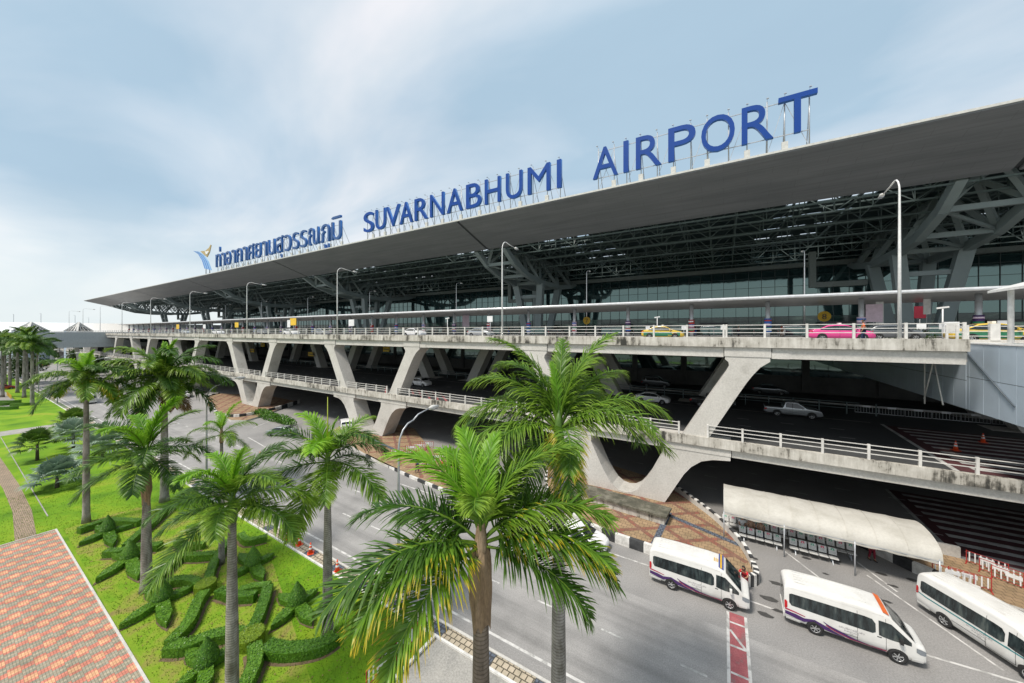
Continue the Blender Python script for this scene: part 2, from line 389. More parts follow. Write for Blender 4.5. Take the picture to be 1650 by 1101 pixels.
# ---------------------------------------------------------------- vehicles
def lerp_tab(tab, x):
    if x <= tab[0][0]: return tab[0][1]
    for (a, u), (b_, w) in zip(tab, tab[1:]):
        if x <= b_: return u+(w-u)*(x-a)/(b_-a) if b_ > a else w
    return tab[-1][1]
class Shell:
    "a car body: outline tables over x (rear negative, front positive)"
    def __init__(s, top, bottom, plan, W, belt, tum, roof, r=.12):
        s.top, s.bottom, s.plan, s.W, s.belt, s.tum, s.roof, s.r = top, bottom, plan, W, belt, tum, roof, r
    def zt(s, x): return lerp_tab(s.top, x)
    def zb(s, x): return lerp_tab(s.bottom, x)
    def w(s, x, z):
        k = lerp_tab(s.plan, x)*s.W
        if z > s.belt: k *= 1-s.tum*min(1.2, (z-s.belt)/(s.roof-s.belt))
        elif z < .45: k *= 1-.12*((.45-z)/.25)
        return k
    def body(s, mat, x0, x1, n=64):
        b_ = MB(); xs = [x0+(x1-x0)*i/n for i in range(n+1)]
        xs += [x0+.03, x0+.08, x1-.03, x1-.08]; xs = sorted(set(xs))
        rings = []
        for x in xs:
            zb, zt = s.zb(x), s.zt(x); r = min(s.r, (zt-zb)*.4)
            pts = [(0, zb), (s.w(x, zb)-.05, zb), (s.w(x, zb+.06), zb+.06)]
            for t in (.2, .4, .6, .8, 1.0):
                z = zb+.06+(zt-r-zb-.06)*t; pts.append((s.w(x, z), z))
            wt = s.w(x, zt-r)
            for a in (25, 50, 72, 90): pts.append((wt-r*(1-math.cos(R(a)))*1.3, zt-r+r*math.sin(R(a))))
            pts.append((wt*.45, zt+.012)); pts.append((0, zt+.02))
            rings.append([(x, y, z) for y, z in pts]+[(x, -y, z) for y, z in pts[-2:0:-1]])
        m = len(rings[0]); vs = [p for r_ in rings for p in r_]
        fs = [(i*m+k, i*m+(k+1) % m, (i+1)*m+(k+1) % m, (i+1)*m+k) for i in range(len(rings)-1) for k in range(m)]
        fs += [tuple(range(m))[::-1], tuple(range((len(rings)-1)*m, len(rings)*m))]
        b_.add(vs, fs, mat, True); return b_
    def side(s, b_, cols, mat, side, off=.006, nz=3):
        "cols: (x, zlo, zhi) stations of a patch on the body side"
        vs = []
        for x, z0, z1 in cols:
            for j in range(nz+1):
                z = z0+(z1-z0)*j/nz; vs.append((x, side*(s.w(x, z)+off), z))
        m = nz+1
        b_.add(vs, [(i*m+j, (i+1)*m+j, (i+1)*m+j+1, i*m+j+1) for i in range(len(cols)-1) for j in range(nz)], mat)
    def topp(s, b_, x0, x1, f0, f1, mat, off=.026, n=6):
        vs = []
        for i in range(n+1):
            x = x0+(x1-x0)*i/n; fr = f0+(f1-f0)*i/n; wt = (s.w(x, s.zt(x)-s.r))*fr
            for y in (-wt, -wt*.5, 0, wt*.5, wt): vs.append((x, y, s.zt(x)+off-(.02 if abs(y) == wt else 0)))
        b_.add(vs, [(i*5+k, (i+1)*5+k, (i+1)*5+k+1, i*5+k+1) for i in range(n) for k in range(4)], mat)
def wheel_parts(parent, x, y, r, w=.2):
    s = 1 if y > 0 else -1
    t = MB(); prof = [(-w/2, r*.62), (-w/2, r*.93), (-w/2+.03, r), (w/2-.03, r), (w/2, r*.93), (w/2, r*.62)]
    n = 22; vs = []
    for k in range(n):
        a = 2*math.pi*k/n
        for (u, q) in prof: vs.append((q*math.cos(a), u, q*math.sin(a)))
    m = len(prof)
    t.add(vs, [(k*m+j, k*m+(j+1) % m, ((k+1) % n)*m+(j+1) % m, ((k+1) % n)*m+j) for k in range(n) for j in range(m)], 'tyre', True)
    o = t.build('wheel', parent, (x, y, r))
    g = MB(); yo = s*(w/2-.035)
    vs = [(0, yo-s*.05, 0)]+[(r*.63*math.cos(2*math.pi*k/n), yo-s*.05, r*.63*math.sin(2*math.pi*k/n)) for k in range(n)]
    g.add(vs, [(0, 1+k, 1+(k+1) % n) for k in range(n)], 'trim_black')
    for k in range(6):
        a = 2*math.pi*k/6+.3; g.bar((0, yo, 0), (r*.6*math.cos(a), yo, r*.6*math.sin(a)), .03, r*.17, 'alloy', (0, 1, 0))
    g.tube([(r*.61*math.cos(2*math.pi*k/n), yo, r*.61*math.sin(2*math.pi*k/n)) for k in range(n+1)], r*.05, 'alloy', 5)
    g.build('rim', o)
def arch(b_, S, x, r, side):
    cols = []
    for i in range(11):
        u = -1+2*i/10; z1 = r*.95+math.sqrt(max(0, 1-u*u))*r*1.16; cols.append((x+u*r*1.2, S.zb(x)+.0, max(S.zb(x)+.01, z1)))
    S.side(b_, cols, 'trim_black', side, .004, 4)
def line(S, b_, pts, side, w=.012, mat='trim_black'):
    for (x0, z0), (x1, z1) in zip(pts, pts[1:]):
        n = max(1, int(abs(z1-z0)/.12)+int(abs(x1-x0)/.4))
        for i in range(n):
            a, c = i/n, (i+1)/n
            p = (x0+(x1-x0)*a, z0+(z1-z0)*a); q = (x0+(x1-x0)*c, z0+(z1-z0)*c)
            b_.bar((p[0], side*(S.w(*p)+.001), p[1]), (q[0], side*(S.w(*q)+.001), q[1]), w, w, mat)

def small_text(body, size, mat, loc, rot, parent, name='lettering', ext=.002, sx=1):
    cu = bpy.data.curves.new(name, 'FONT'); cu.body = body; cu.size = size; cu.align_x = 'CENTER'; cu.extrude = ext; cu.resolution_u = 2
    t = bpy.data.objects.new('t', cu); col.objects.link(t)
    dg = bpy.context.evaluated_depsgraph_get(); me = bpy.data.meshes.new_from_object(t.evaluated_get(dg))
    bpy.data.objects.remove(t); me.materials.clear(); me.materials.append(MATS[mat])
    return link(name, me, parent, loc, rot, (sx, 1, 1))

def make_van(label, loc, rz, kind):
    S = Shell(top=[(-2.69, 1.98), (-2.66, 2.08), (-2.55, 2.18), (-2.3, 2.25), (-1.2, 2.29), (.6, 2.28), (1.2, 2.23), (1.46, 2.14), (1.6, 2.02), (2.3, 1.32), (2.38, 1.2), (2.6, 1.12), (2.69, 1.07), (2.72, 1.0)],
              bottom=[(-2.69, .42), (-2.4, .34), (2.4, .3), (2.72, .34)],
              plan=[(-2.69, .955), (-2.6, .97), (-2.3, 1), (1.9, 1), (2.3, .98), (2.55, .94), (2.68, .89), (2.72, .86)],
              W=.94, belt=1.15, tum=.14, roof=2.28, r=.17)
    t = thing('minibus', loc, label, 'van', rz, 'white high roof passenger vans')
    bd = S.body('van_white', -2.69, 2.72); 
    for sd in (1, -1):
        for x in (-1.38, 1.73): arch(bd, S, x, .335, sd)
        for xx in (.28, 1.32): line(S, bd, [(xx, .42), (xx, 1.95)], sd)
        line(S, bd, [(.28, .42), (1.32, .42)], sd); line(S, bd, [(-1.05, .62), (.28, .62)], sd, .01)
        line(S, bd, [(-2.5, 2.06), (1.25, 2.06)], sd, .018, 'van_white')
        S.side(bd, [(-2.62, .36, .52), (-2.0, .34, .5)], 'van_white', sd, .02); S.side(bd, [(2.2, .34, .52), (2.6, .36, .55)], 'van_white', sd, .02)
    # roof ribs and rear bumper
    for y in (-.5, -.25, 0, .25, .5): bd.bar((-2.2, y, 2.295), (.7, y, 2.30), .03, .018, 'van_white')
    bd.box((-2.72, -.8, .36), (-2.6, .8, .56), 'van_white')
    bd.build('body', t)
    for sd in (1, -1):
        w = MB(); S.side(w, [(-2.48, 1.3, 1.72), (-2.38, 1.17, 1.78), (-.9, 1.14, 1.80), (.55, 1.12, 1.80), (.83, 1.12, 1.77), (.95, 1.2, 1.6)], 'van_glass', sd, .008, 4)
        for xx in (-1.3, -.15): line(S, w, [(xx, 1.16), (xx, 1.78)], sd, .02)
        w.build('side_window', t)
        w = MB(); S.side(w, [(1.06, 1.12, 1.80), (1.25, 1.08, 1.80), (1.52, 1.06, 1.78), (2.2, 1.06, 1.22)], 'van_glass', sd, .008, 4); w.build('door_window', t)
        w = MB(); w.box((1.0, sd*.93-.02, 1.0), (1.16, sd*.93+.02, 1.04), 'trim_black'); w.build('door_handle', t)
        w = MB(); S.side(w, [(2.36, .84, 1.04), (2.5, .76, 1.02), (2.66, .74, .96), (2.71, .76, .92)], 'lamp_clear', sd, .012, 2); w.build('headlight', t)
        w = MB(); S.side(w, [(-2.688, .95, 1.34), (-2.62, .95, 1.38), (-2.56, 1.0, 1.3)], 'lamp_red', sd, .012, 2); w.build('tail_light', t)
        w = MB(); w.bar((1.75, sd*.92, 1.12), (1.82, sd*1.08, 1.2), .03, .03, 'trim_black'); w.box((1.74, sd*1.1-.09, 1.12), (1.86, sd*1.1+.09, 1.34), 'van_white' if kind == 'purple' else 'trim_black'); w.build('mirror', t)
    w = MB(); S.topp(w, 1.56, 2.32, .95, .97, 'van_glass'); w.bar((2.2, -.6, 1.3), (1.9, .1, 1.66), .02, .02, 'trim_black'); w.bar((2.2, .2, 1.3), (1.9, .7, 1.66), .02, .02, 'trim_black'); w.build('windscreen', t)
    w = MB(); 
    vs = [(-2.69, -.74, 1.25), (-2.69, .74, 1.25), (-2.69, .68, 1.86), (-2.69, -.68, 1.86)]
    w.add([(x-.006, y, z) for x, y, z in vs], [(0, 1, 2, 3)], 'van_glass'); w.build('rear_window', t)
    w = MB(); w.box((2.68, -.55, .6), (2.735, .55, .74), 'trim_black'); w.box((2.70, -.25, .40), (2.745, .25, .52), 'sign_white'); w.build('grille', t)
    if kind == 'teal':
        for sd in (1, -1):
            w = MB(); S.side(w, [(-2.66, 1.02, 1.08)]+[(x, .97, 1.03) for x in (-2.2, -1, 0, 1, 2)]+[(2.3, .9, .95)], 'stripe_teal', sd, .014, 1); w.build('stripe', t)
    else:
        for sd in (1, -1):
            w = MB()
            S.side(w, [(-2.66, .62, .80), (-2.2, .56, .78), (-1.85, .5, .70), (-1.4, .72, .80), (-1.0, .46, .68), (-.6, .40, .52), (-.2, .38, .40)], 'stripe_purple', sd, .013, 1)
            S.side(w, [(-2.66, .86, .95), (-2.2, .84, .90), (-1.8, .78, .82)], 'stripe_pink', sd, .015, 1)
            S.side(w, [(-1.05, .84, .87), (-.8, .66, .76), (-.4, .52, .66), (.2, .42, .50), (.9, .38, .43), (1.3, .38, .40)], 'stripe_purple', sd, .016, 1)
            S.side(w, [(-.95, .70, .74), (-.6, .56, .60), (0, .40, .46), (.6, .40, .44), (1.35, .42, .47)], 'stripe_pink', sd, .018, 1)
            w.build('stripe', t)
    for sd in (1, -1):
        y = sd*(S.w(.2, .9)+.006); rz2 = 0 if sd < 0 else math.pi
        for (txt, sz, xx, zz) in (('รถบริการรับส่ง', .13, .05, .86), ('รับส่งผู้โดยสาร', .075, .05, .76), ('โทร', .075, .05, .67)):
            small_text(txt, sz, 'letter_grey', (xx, y, zz), (R(90), 0, rz2), t, sx=1.3)
    if kind == 'purple':
        w = MB(); S.topp(w, 1.18, 1.44, .9, .93, 'stripe_blue', .03, 3); S.topp(w, 1.25, 1.36, .9, .9, 'gold_mark', .036, 2); w.build('sun_strip', t)
        w = MB(); 
        for k in range(3): w.bar((.95+.09*k, -.28, 2.285-.012*k), (.95+.09*k, .05, 2.285-.012*k), .045, .03, 'gold_mark')
        w.build('roof_number', t)
    elif kind == 'orange':
        w = MB(); S.topp(w, 1.24, 1.46, .93, .95, 'orange_panel', .03, 4); w.build('sun_strip', t)
    for x in (-1.38, 1.73):
        for y in (-.86, .86): wheel_parts(t, x, y, .335, .2)
    return t

def make_car(kind, paint, label, loc, rz, group=None, roofsign=None, lower=None, detail=True):
    if kind == 'sedan':
        S = Shell(top=[(-2.25, .7), (-2.2, .92), (-1.9, 1.03), (-1.6, 1.06), (-.9, 1.40), (-.5, 1.46), (.2, 1.45), (.5, 1.38), (1.25, 1.0), (1.9, .86), (2.2, .7), (2.27, .5)],
                  bottom=[(-2.25, .35), (-2, .22), (2, .2), (2.27, .3)], plan=[(-2.25, .85), (-2.1, .94), (-1.6, 1), (1.4, 1), (2, .93), (2.27, .72)], W=.88, belt=.95, tum=.24, roof=1.46, r=.1)
        win = [(-1.45, .99, 1.06), (-.92, .97, 1.30), (-.4, .96, 1.37), (.3, .95, 1.35), (.6, .95, 1.28), (1.12, .95, 1.0)]; ws = (.52, 1.2); rw = (-1.52, -.98); wb = (-1.33, 1.38); wr = .32; x0, x1 = -2.25, 2.27; bp = (-.12, -.12)
    elif kind == 'hatch':
        S = Shell(top=[(-1.95, .8), (-1.9, 1.05), (-1.7, 1.25), (-1.4, 1.45), (-.5, 1.52), (.2, 1.5), (.5, 1.42), (1.2, 1.02), (1.75, .88), (1.97, .7), (2.02, .5)],
                  bottom=[(-1.95, .35), (-1.7, .22), (1.8, .2), (2.02, .3)], plan=[(-1.95, .86), (-1.8, .95), (-1.3, 1), (1.2, 1), (1.75, .93), (2.02, .74)], W=.86, belt=.97, tum=.2, roof=1.5, r=.12)
        win = [(-1.6, 1.03, 1.15), (-1.35, .99, 1.33), (-.4, .97, 1.40), (.3, .96, 1.38), (.6, .96, 1.3), (1.1, .96, 1.02)]; ws = (.52, 1.15); rw = (-1.85, -1.5); wb = (-1.28, 1.25); wr = .31; x0, x1 = -1.95, 2.02; bp = (-.15, -.15)
    elif kind == 'suv':
        S = Shell(top=[(-2.3, .9), (-2.25, 1.3), (-2.1, 1.62), (-1.9, 1.78), (-.6, 1.84), (.2, 1.8), (.45, 1.72), (1.05, 1.2), (1.9, 1.08), (2.25, .9), (2.35, .55)],
                  bottom=[(-2.3, .42), (-2, .32), (2, .3), (2.35, .4)], plan=[(-2.3, .9), (-2.1, .97), (-1.6, 1), (1.5, 1), (2.1, .92), (2.35, .8)], W=.93, belt=1.12, tum=.16, roof=1.84, r=.12)
        win = [(-2.05, 1.2, 1.5), (-1.8, 1.17, 1.62), (-.4, 1.15, 1.68), (.2, 1.14, 1.66), (.45, 1.14, 1.58), (.98, 1.14, 1.2)]; ws = (.5, 1.02); rw = (-2.22, -2.02); wb = (-1.4, 1.45); wr = .37; x0, x1 = -2.3, 2.35; bp = (-.3, -.3)
    else:  # pickup
        S = Shell(top=[(-2.65, .75), (-2.6, 1.05), (-.95, 1.07), (-.85, 1.12), (-.72, 1.68), (-.5, 1.76), (.3, 1.75), (.55, 1.66), (1.2, 1.16), (2.2, 1.04), (2.5, .9), (2.6, .55)],
                  bottom=[(-2.65, .5), (-2.3, .38), (2.2, .34), (2.6, .42)], plan=[(-2.65, .95), (-2.4, 1), (1.8, 1), (2.3, .94), (2.6, .8)], W=.93, belt=1.08, tum=.2, roof=1.76, r=.07)
        win = [(-.66, 1.14, 1.52), (-.5, 1.12, 1.64), (.3, 1.1, 1.62), (.5, 1.1, 1.56), (1.05, 1.1, 1.14)]; ws = (.6, 1.15); rw = (-.83, -.74); wb = (-1.45, 1.62); wr = .39; x0, x1 = -2.65, 2.6; bp = (-.05, -.05)
    nm = {'sedan': 'sedan_car', 'hatch': 'hatchback_car', 'suv': 'suv_car', 'pickup': 'pickup_truck'}[kind]
    if roofsign: nm = 'taxi'
    t = thing(nm, loc, label, 'taxi' if roofsign else 'pickup truck' if kind == 'pickup' else 'car', rz, group)
    b_ = S.body(paint, x0, x1, 40)
    for sd in (1, -1):
        for x in wb: arch(b_, S, x, wr, sd)
        line(S, b_, [(bp[0], .35), (bp[1], win[2][1])], sd); line(S, b_, [(.95, .4), (.95, .9)], sd)
        if lower: S.side(b_, [(x, .3, .80) for x in (x0+.25, -1.6, -1, 0, 1, 1.6, x1-.35)], lower, sd, .003, 3)
    if kind == 'pickup': b_.box((-2.54, -.76, 1.0), (-.96, .76, 1.125), 'trim_black')
    b_.build('body', t)
    for sd in (1, -1):
        w = MB(); S.side(w, win, 'car_glass', sd, .008, 3); line(S, w, [(bp[1], win[2][1]), (bp[1], win[2][2])], sd, .04); w.build('side_window', t)
        w = MB(); S.side(w, [(x1-.42, S.zt(x1-.42)-.2, S.zt(x1-.42)-.06), (x1-.12, .58, .68)], 'lamp_clear', sd, .012, 2); w.build('headlight', t)
        w = MB(); S.side(w, [(x0+.02, .72, .9), (x0+.25, .76, .95)], 'lamp_red', sd, .012, 2); w.build('tail_light', t)
        w = MB(); w.box((.82, sd*.98-.08, win[2][1]), (.94, sd*.98+.08, win[2][1]+.14), paint); w.build('mirror', t)
    w = MB(); S.topp(w, ws[0], ws[1], .88, .93, 'car_glass'); w.build('windscreen', t)
    w = MB(); S.topp(w, rw[0], rw[1], .9, .86, 'car_glass'); w.build('rear_window', t)
    if roofsign:
        w = MB(); w.box((-.1, -.28, S.roof), (.1, .28, S.roof+.16), roofsign); w.build('roof_sign', t)
    for x in wb:
        for y in (-1, 1): wheel_parts(t, x, y*(S.W-.09), wr, .19)
    return t

# ---------------------------------------------------------------- people
def skin_mesh(name, parent, verts, edges, radii, mat, sub=1, root=0):
    me = bpy.data.meshes.new(name); me.from_pydata(verts, edges, []); me.materials.append(MATS[mat])
    o = link(name, me, parent)
    sk = o.modifiers.new('Skin', 'SKIN'); 
    if not me.skin_vertices:
        bpy.context.view_layer.objects.active = o; bm = bmesh.new(); bm.from_mesh(me); bm.verts.layers.skin.verify(); bm.to_mesh(me); bm.free()
    for i, r in enumerate(radii): me.skin_vertices[0].data[i].radius = (r, r) if not isinstance(r, tuple) else r
    me.skin_vertices[0].data[root].use_root = True
    sk.use_smooth_shade = True
    s = o.modifiers.new('Sub', 'SUBSURF'); s.levels = sub; s.render_levels = sub
    return o
def person(label, loc, rz, pose, shirt, trousers, group=None, bag=None):
    "x forward, y left; pose: stand, sit or lean"
    t = thing('person', loc, label, 'person', rz, group)
    if pose == 'sit':
        hip, neck = (0, 0, .50), (-.10, 0, 1.02); knee = lambda s: (.44, s*.11, .50); foot = lambda s: (.42, s*.11, .07); toe = lambda s: (.60, s*.12, .04)
        elb = lambda s: (.05, s*.25, .78); hand = lambda s: (.30, s*.12, .66); head = (-.07, 0, 1.24)
    elif pose == 'lean':
        hip, neck = (0, 0, .93), (.26, 0, 1.36); knee = lambda s: (.04, s*.11, .50); foot = lambda s: (-.02, s*.12, .08); toe = lambda s: (.17, s*.13, .04)
        elb = lambda s: (.42, s*.25, 1.18); hand = lambda s: (.62, s*.16, 1.16); head = (.36, 0, 1.56)
    else:
        hip, neck = (0, 0, .93), (-.01, 0, 1.45); knee = lambda s: (.03+.05*s, s*.10, .50); foot = lambda s: (-.03+.1*s, s*.11, .08); toe = lambda s: (.15+.1*s, s*.12, .04)
        elb = lambda s: (-.02, s*.27, 1.12); hand = lambda s: (.10, s*.26, .88); head = (.02, 0, 1.64)
    hp, nk, hd = Vector(hip), Vector(neck), Vector(head)
    V = [hip, tuple(hp.lerp(nk, .35)), tuple(hp.lerp(nk, .75)), neck, tuple(nk.lerp(hd, .45)), head, tuple(hd+Vector((.0, 0, .10)))]
    E_ = [(0, 1), (1, 2), (2, 3), (3, 4), (4, 5), (5, 6)]; Rr = [.13, .12, .15, .075, .058, .095, .07]
    for s in (1, -1):
        sh = tuple(nk+Vector((0, s*.17, -.05))); i = len(V); V += [sh, elb(s), tuple(Vector(elb(s)).lerp(Vector(hand(s)), .92)), hand(s)]
        Rr += [.06, .045, .03, .034]; E_ += [(2, i), (i, i+1), (i+1, i+2), (i+2, i+3)]
        h = Vector(hand(s)); d = (h-Vector(elb(s))).normalized(); u = Vector((0, 1, 0)).cross(d).normalized()
        for k in range(4):
            j = len(V); V += [tuple(h+d*.05+u*(k-1.5)*.02), tuple(h+d*(.10-.008*abs(k-1.3))+u*(k-1.5)*.022+Vector((0, -s*.015, 0)))]; Rr += [.010, .008]; E_ += [(i+3, j), (j, j+1)]
        j = len(V); V += [tuple(h+u*.04+d*.03)]; Rr += [.011]; E_ += [(i+3, j)]
        j = len(V); V += [(hip[0], s*.10, hip[2]-.04), knee(s), foot(s), toe(s)]; Rr += [.09, .06, .042, .038]; E_ += [(0, j), (j, j+1), (j+1, j+2), (j+2, j+3)]
    skin_mesh('body', t, V, E_, Rr, 'skin')
    # shirt
    V = [tuple(hp+Vector((0, 0, .03))), tuple(hp.lerp(nk, .35)), tuple(hp.lerp(nk, .75)), tuple(nk+Vector((0, 0, -.03)))]; E_ = [(0, 1), (1, 2), (2, 3)]; Rr = [.150, .14, .172, .075]
    for s in (1, -1):
        sh = nk+Vector((0, s*.17, -.05)); i = len(V); V += [tuple(sh), tuple(sh.lerp(Vector(elb(s)), .75))]; Rr += [.075, .062]; E_ += [(2, i), (i, i+1)]
    skin_mesh('shirt', t, V, E_, Rr, shirt)
    V = [hip]; E_ = []; Rr = [.15]
    for s in (1, -1):
        j = len(V); V += [(hip[0], s*.10, hip[2]-.04), knee(s), tuple(Vector(knee(s)).lerp(Vector(foot(s)), .85))]; Rr += [.10, .073, .058]; E_ += [(0, j), (j, j+1), (j+1, j+2)]
    skin_mesh('trousers', t, V, E_, Rr, trousers)
    V = [tuple(hd+Vector((-.025, 0, .015))), tuple(hd+Vector((-.02, 0, .115))), tuple(hd+Vector((-.05, 0, -.05)))]
    skin_mesh('hair', t, V, [(0, 1), (0, 2)], [.099, .078, .06], 'hair')
    for s in (1, -1):
        w = MB(); f = Vector(foot(s)); g = Vector(toe(s)); w.tube([f+Vector((-.06, 0, -.03)), f+Vector((.02, 0, -.025)), g+Vector((.04, 0, -.01))], [.045, .05, .035], 'cloth_black', 8); w.build('shoe', t)
    # face
    w = MB()
    for s in (1, -1): w.box((hd.x+.088, s*.035-.012, hd.z+.03), (hd.x+.098, s*.035+.012, hd.z+.042), 'cloth_black')
    w.tube([(hd.x+.085, 0, hd.z+.03), (hd.x+.115, 0, hd.z-.005)], [.008, .016], 'skin', 6)
    w.box((hd.x+.086, -.025, hd.z-.042), (hd.x+.093, .025, hd.z-.034), 'cloth_maroon')
    w.build('face', t)
    return t
# ---------------------------------------------------------------- palms
def frond_mesh(name, elev, droop, mat, seed, L=3.9, leafL=1.0, nl=92, lw=.043, rach='palm_leaf', stiff=False):
    if stiff: nl, lw, leafL, droop = 104, .052, 1.12, droop*.86
    rnd = random.Random(seed); b_ = MB(); tips = []
    def addv(vs, fs, tv, mt): b_.add(vs, fs, mt); tips.extend(tv)
    pts = []; p = Vector((0, 0, 0)); n = 14; side = rnd.uniform(-.5, .5)
    for i in range(n+1):
        s = i/n; a = R(elev-droop*s**1.35); yaw = side*s*s
        pts.append(p.copy()); d = Vector((math.cos(a)*math.cos(yaw), math.cos(a)*math.sin(yaw), math.sin(a))); p = p+d*(L/n)
    def P(s):
        f = min(n-1e-4, s*n); i = int(f); return pts[i].lerp(pts[i+1], f-i), (pts[i+1]-pts[i]).normalized()
    o = len(b_.v); b_.tube(pts, [.045*(1-.85*i/n)+.004 for i in range(n+1)], rach, 5); tips.extend([.5]*(len(b_.v)-o))
    for k in range(nl):
        s = .14+.85*(k+rnd.uniform(-.3, .3))/nl
        for sd in (1, -1):
            q, d = P(s); up = Vector((0, 0, 1)); bi = d.cross(up)
            if bi.length < .2: bi = Vector((0, 1, 0))
            bi.normalize(); nr = bi.cross(d).normalized()
            fw = .35+.85*s+rnd.uniform(-.15, .15)+(1.5*(max(0, elev-55)/33)**1.0)*(1-.3*s); lift = rnd.choice((.45, .15, -.15))+rnd.uniform(-.15, .15)
            v = (bi*sd+d*fw+nr*lift).normalized()
            ll = leafL*(.55+.45*math.sin(math.pi*min(1, s*1.05)**.8))*rnd.uniform(.82, 1.1)*(1 if s < .85 else 1-(s-.85)*2.6)
            w = lw*rnd.uniform(.8, 1.15); wd = v.cross(nr).normalized()
            ang = rnd.uniform(-.5, .5); wd = (wd*math.cos(ang)+nr*math.sin(ang)).normalized()
            g = (rnd.uniform(.35, .75)+max(0, .25-abs(v.z))*.5)*(.62 if stiff else 1)
            c0 = q; c1 = q+v*ll*.4+Vector((0, 0, -g*ll*.07)); c2 = q+v*ll*.74+Vector((0, 0, -g*ll*.30)); c3 = q+v*ll*.95+Vector((0, 0, -g*ll*.62))
            addv([c0-wd*w*.3, c0+wd*w*.3, c1+wd*w*.5, c1-wd*w*.5, c2+wd*w*.38, c2-wd*w*.38, c3], [(0, 1, 2, 3), (3, 2, 4, 5), (5, 4, 6)], [0, 0, .4, .4, .75, .75, 1], mat)
    b_.tip = tips; return b_.mesh(name)
FM = {}
DROOP = {88: 34, 80: 58, 72: 84, 58: 82, 42: 88, 26: 84, 8: 74, -12: 58, -40: 35}
def fmesh(e, mat, v=0, lw=.043, stiff=False):
    k = (e, mat, v, lw, stiff)
    if k not in FM: FM[k] = frond_mesh('frond_mesh', e, DROOP[e]*(1+.12*v), mat, e*7+v*31+len(mat), lw=lw, stiff=stiff, rach='palm_leaf_dead' if 'dead' in mat else 'palm_leaf')
    return FM[k]
def fit(e): return min(DROOP, key=lambda q: abs(q-e))

def palm(x, y, ztop, flen, label, r0=.26, r1=.17, fronds=None, n=15, seed=1, shaft='crownshaft', sheath=None, dead=0, young=True, lean=(0, 0), group='tall feather palms', dark=.45, yellow=.12, tmat='palm_trunk', lw=.043, stiff=False):
    rnd = random.Random(seed)
    t = thing('palm_tree', (x, y, 0), label, 'palm tree', 0, group)
    tr = MB(); zs = 1.25*flen/3.9; zt = ztop-zs
    pts, rs = [], []
    for i in range(17):
        s = i/16; pts.append((lean[0]*(s-1)**2*0+lean[0]*s*(1-s), lean[1]*s*(1-s), zt*s)); rs.append(r0*(1+.35*math.exp(-s*22)) + (r1-r0)*s + .02*math.sin(s*5))
    tr.tube(pts, rs, tmat, 14); tr.build('trunk', t)
    cs = MB(); cs.tube([(0, 0, zt-.03), (0, 0, zt+zs*.15), (0, 0, zt+zs*.6), (0, 0, ztop+.1), (.02, 0, ztop+.45)], [r1*1.02, r1*1.18, r1*1.0, r1*.62, .03], shaft, 12); cs.build('crownshaft', t)
    if sheath:
        sh = MB(); z0, z1 = sheath; nz, nn = 12, 20; vs = []
        for i in range(nz+1):
            q = i/nz; rr = r1*(1.12+.42*math.sin(math.pi*min(1, (1-q)*1.15))**1.3*.8)
            for k in range(nn):
                a = 2*math.pi*k/nn; w = 1+.10*math.sin(a*3+i*.35)+.05*math.sin(a*7-i*.6)+rnd.uniform(-.02, .02)
                vs.append((math.cos(a)*rr*w, math.sin(a)*rr*w, z0+(z1-z0)*q+(rnd.uniform(-.16, .05) if i in (0, nz) else 0)))
        sh.add(vs, [(i*nn+k, i*nn+(k+1) % nn, (i+1)*nn+(k+1) % nn, (i+1)*nn+k) for i in range(nz) for k in range(nn)], 'palm_sheath')
        sh.build('dead_sheath', t)
    if fronds is None:
        fronds = []
        for i in range(n):
            s = i/n; az = i*137.5+rnd.uniform(-12, 12); e = 86-101*s**.9+rnd.uniform(-7, 7)
            m = 'palm_leaf_young' if (young and i < 3) else ('palm_leaf_yellow' if rnd.random() < yellow and i > n*.5 else ('palm_leaf_dark' if rnd.random() < dark else 'palm_leaf'))
            fronds.append((az, e, rnd.uniform(.78, 1.1)*(.7 if e > 84 else 1), m))
        for i in range(dead): fronds.append((rnd.uniform(0, 360), -40, rnd.uniform(.45, .7), 'palm_leaf_dead'))
    for i, (az, e, sc, m) in enumerate(fronds):
        ee = fit(e); k = flen/3.9*sc
        o = link('frond', fmesh(ee, m, i % 3, lw, stiff), t, (0, 0, ztop-.1-.25*(1-max(0, ee)/90)), (0, 0, R(az)+YAW), k)
        if 'young' in m: o['label'] = 'bright yellow green young frond'
        elif 'yellow' in m: o['label'] = 'frond with yellowed leaflets'
        elif 'dead' in m: o['label'] = 'withered brown hanging frond'
    return t

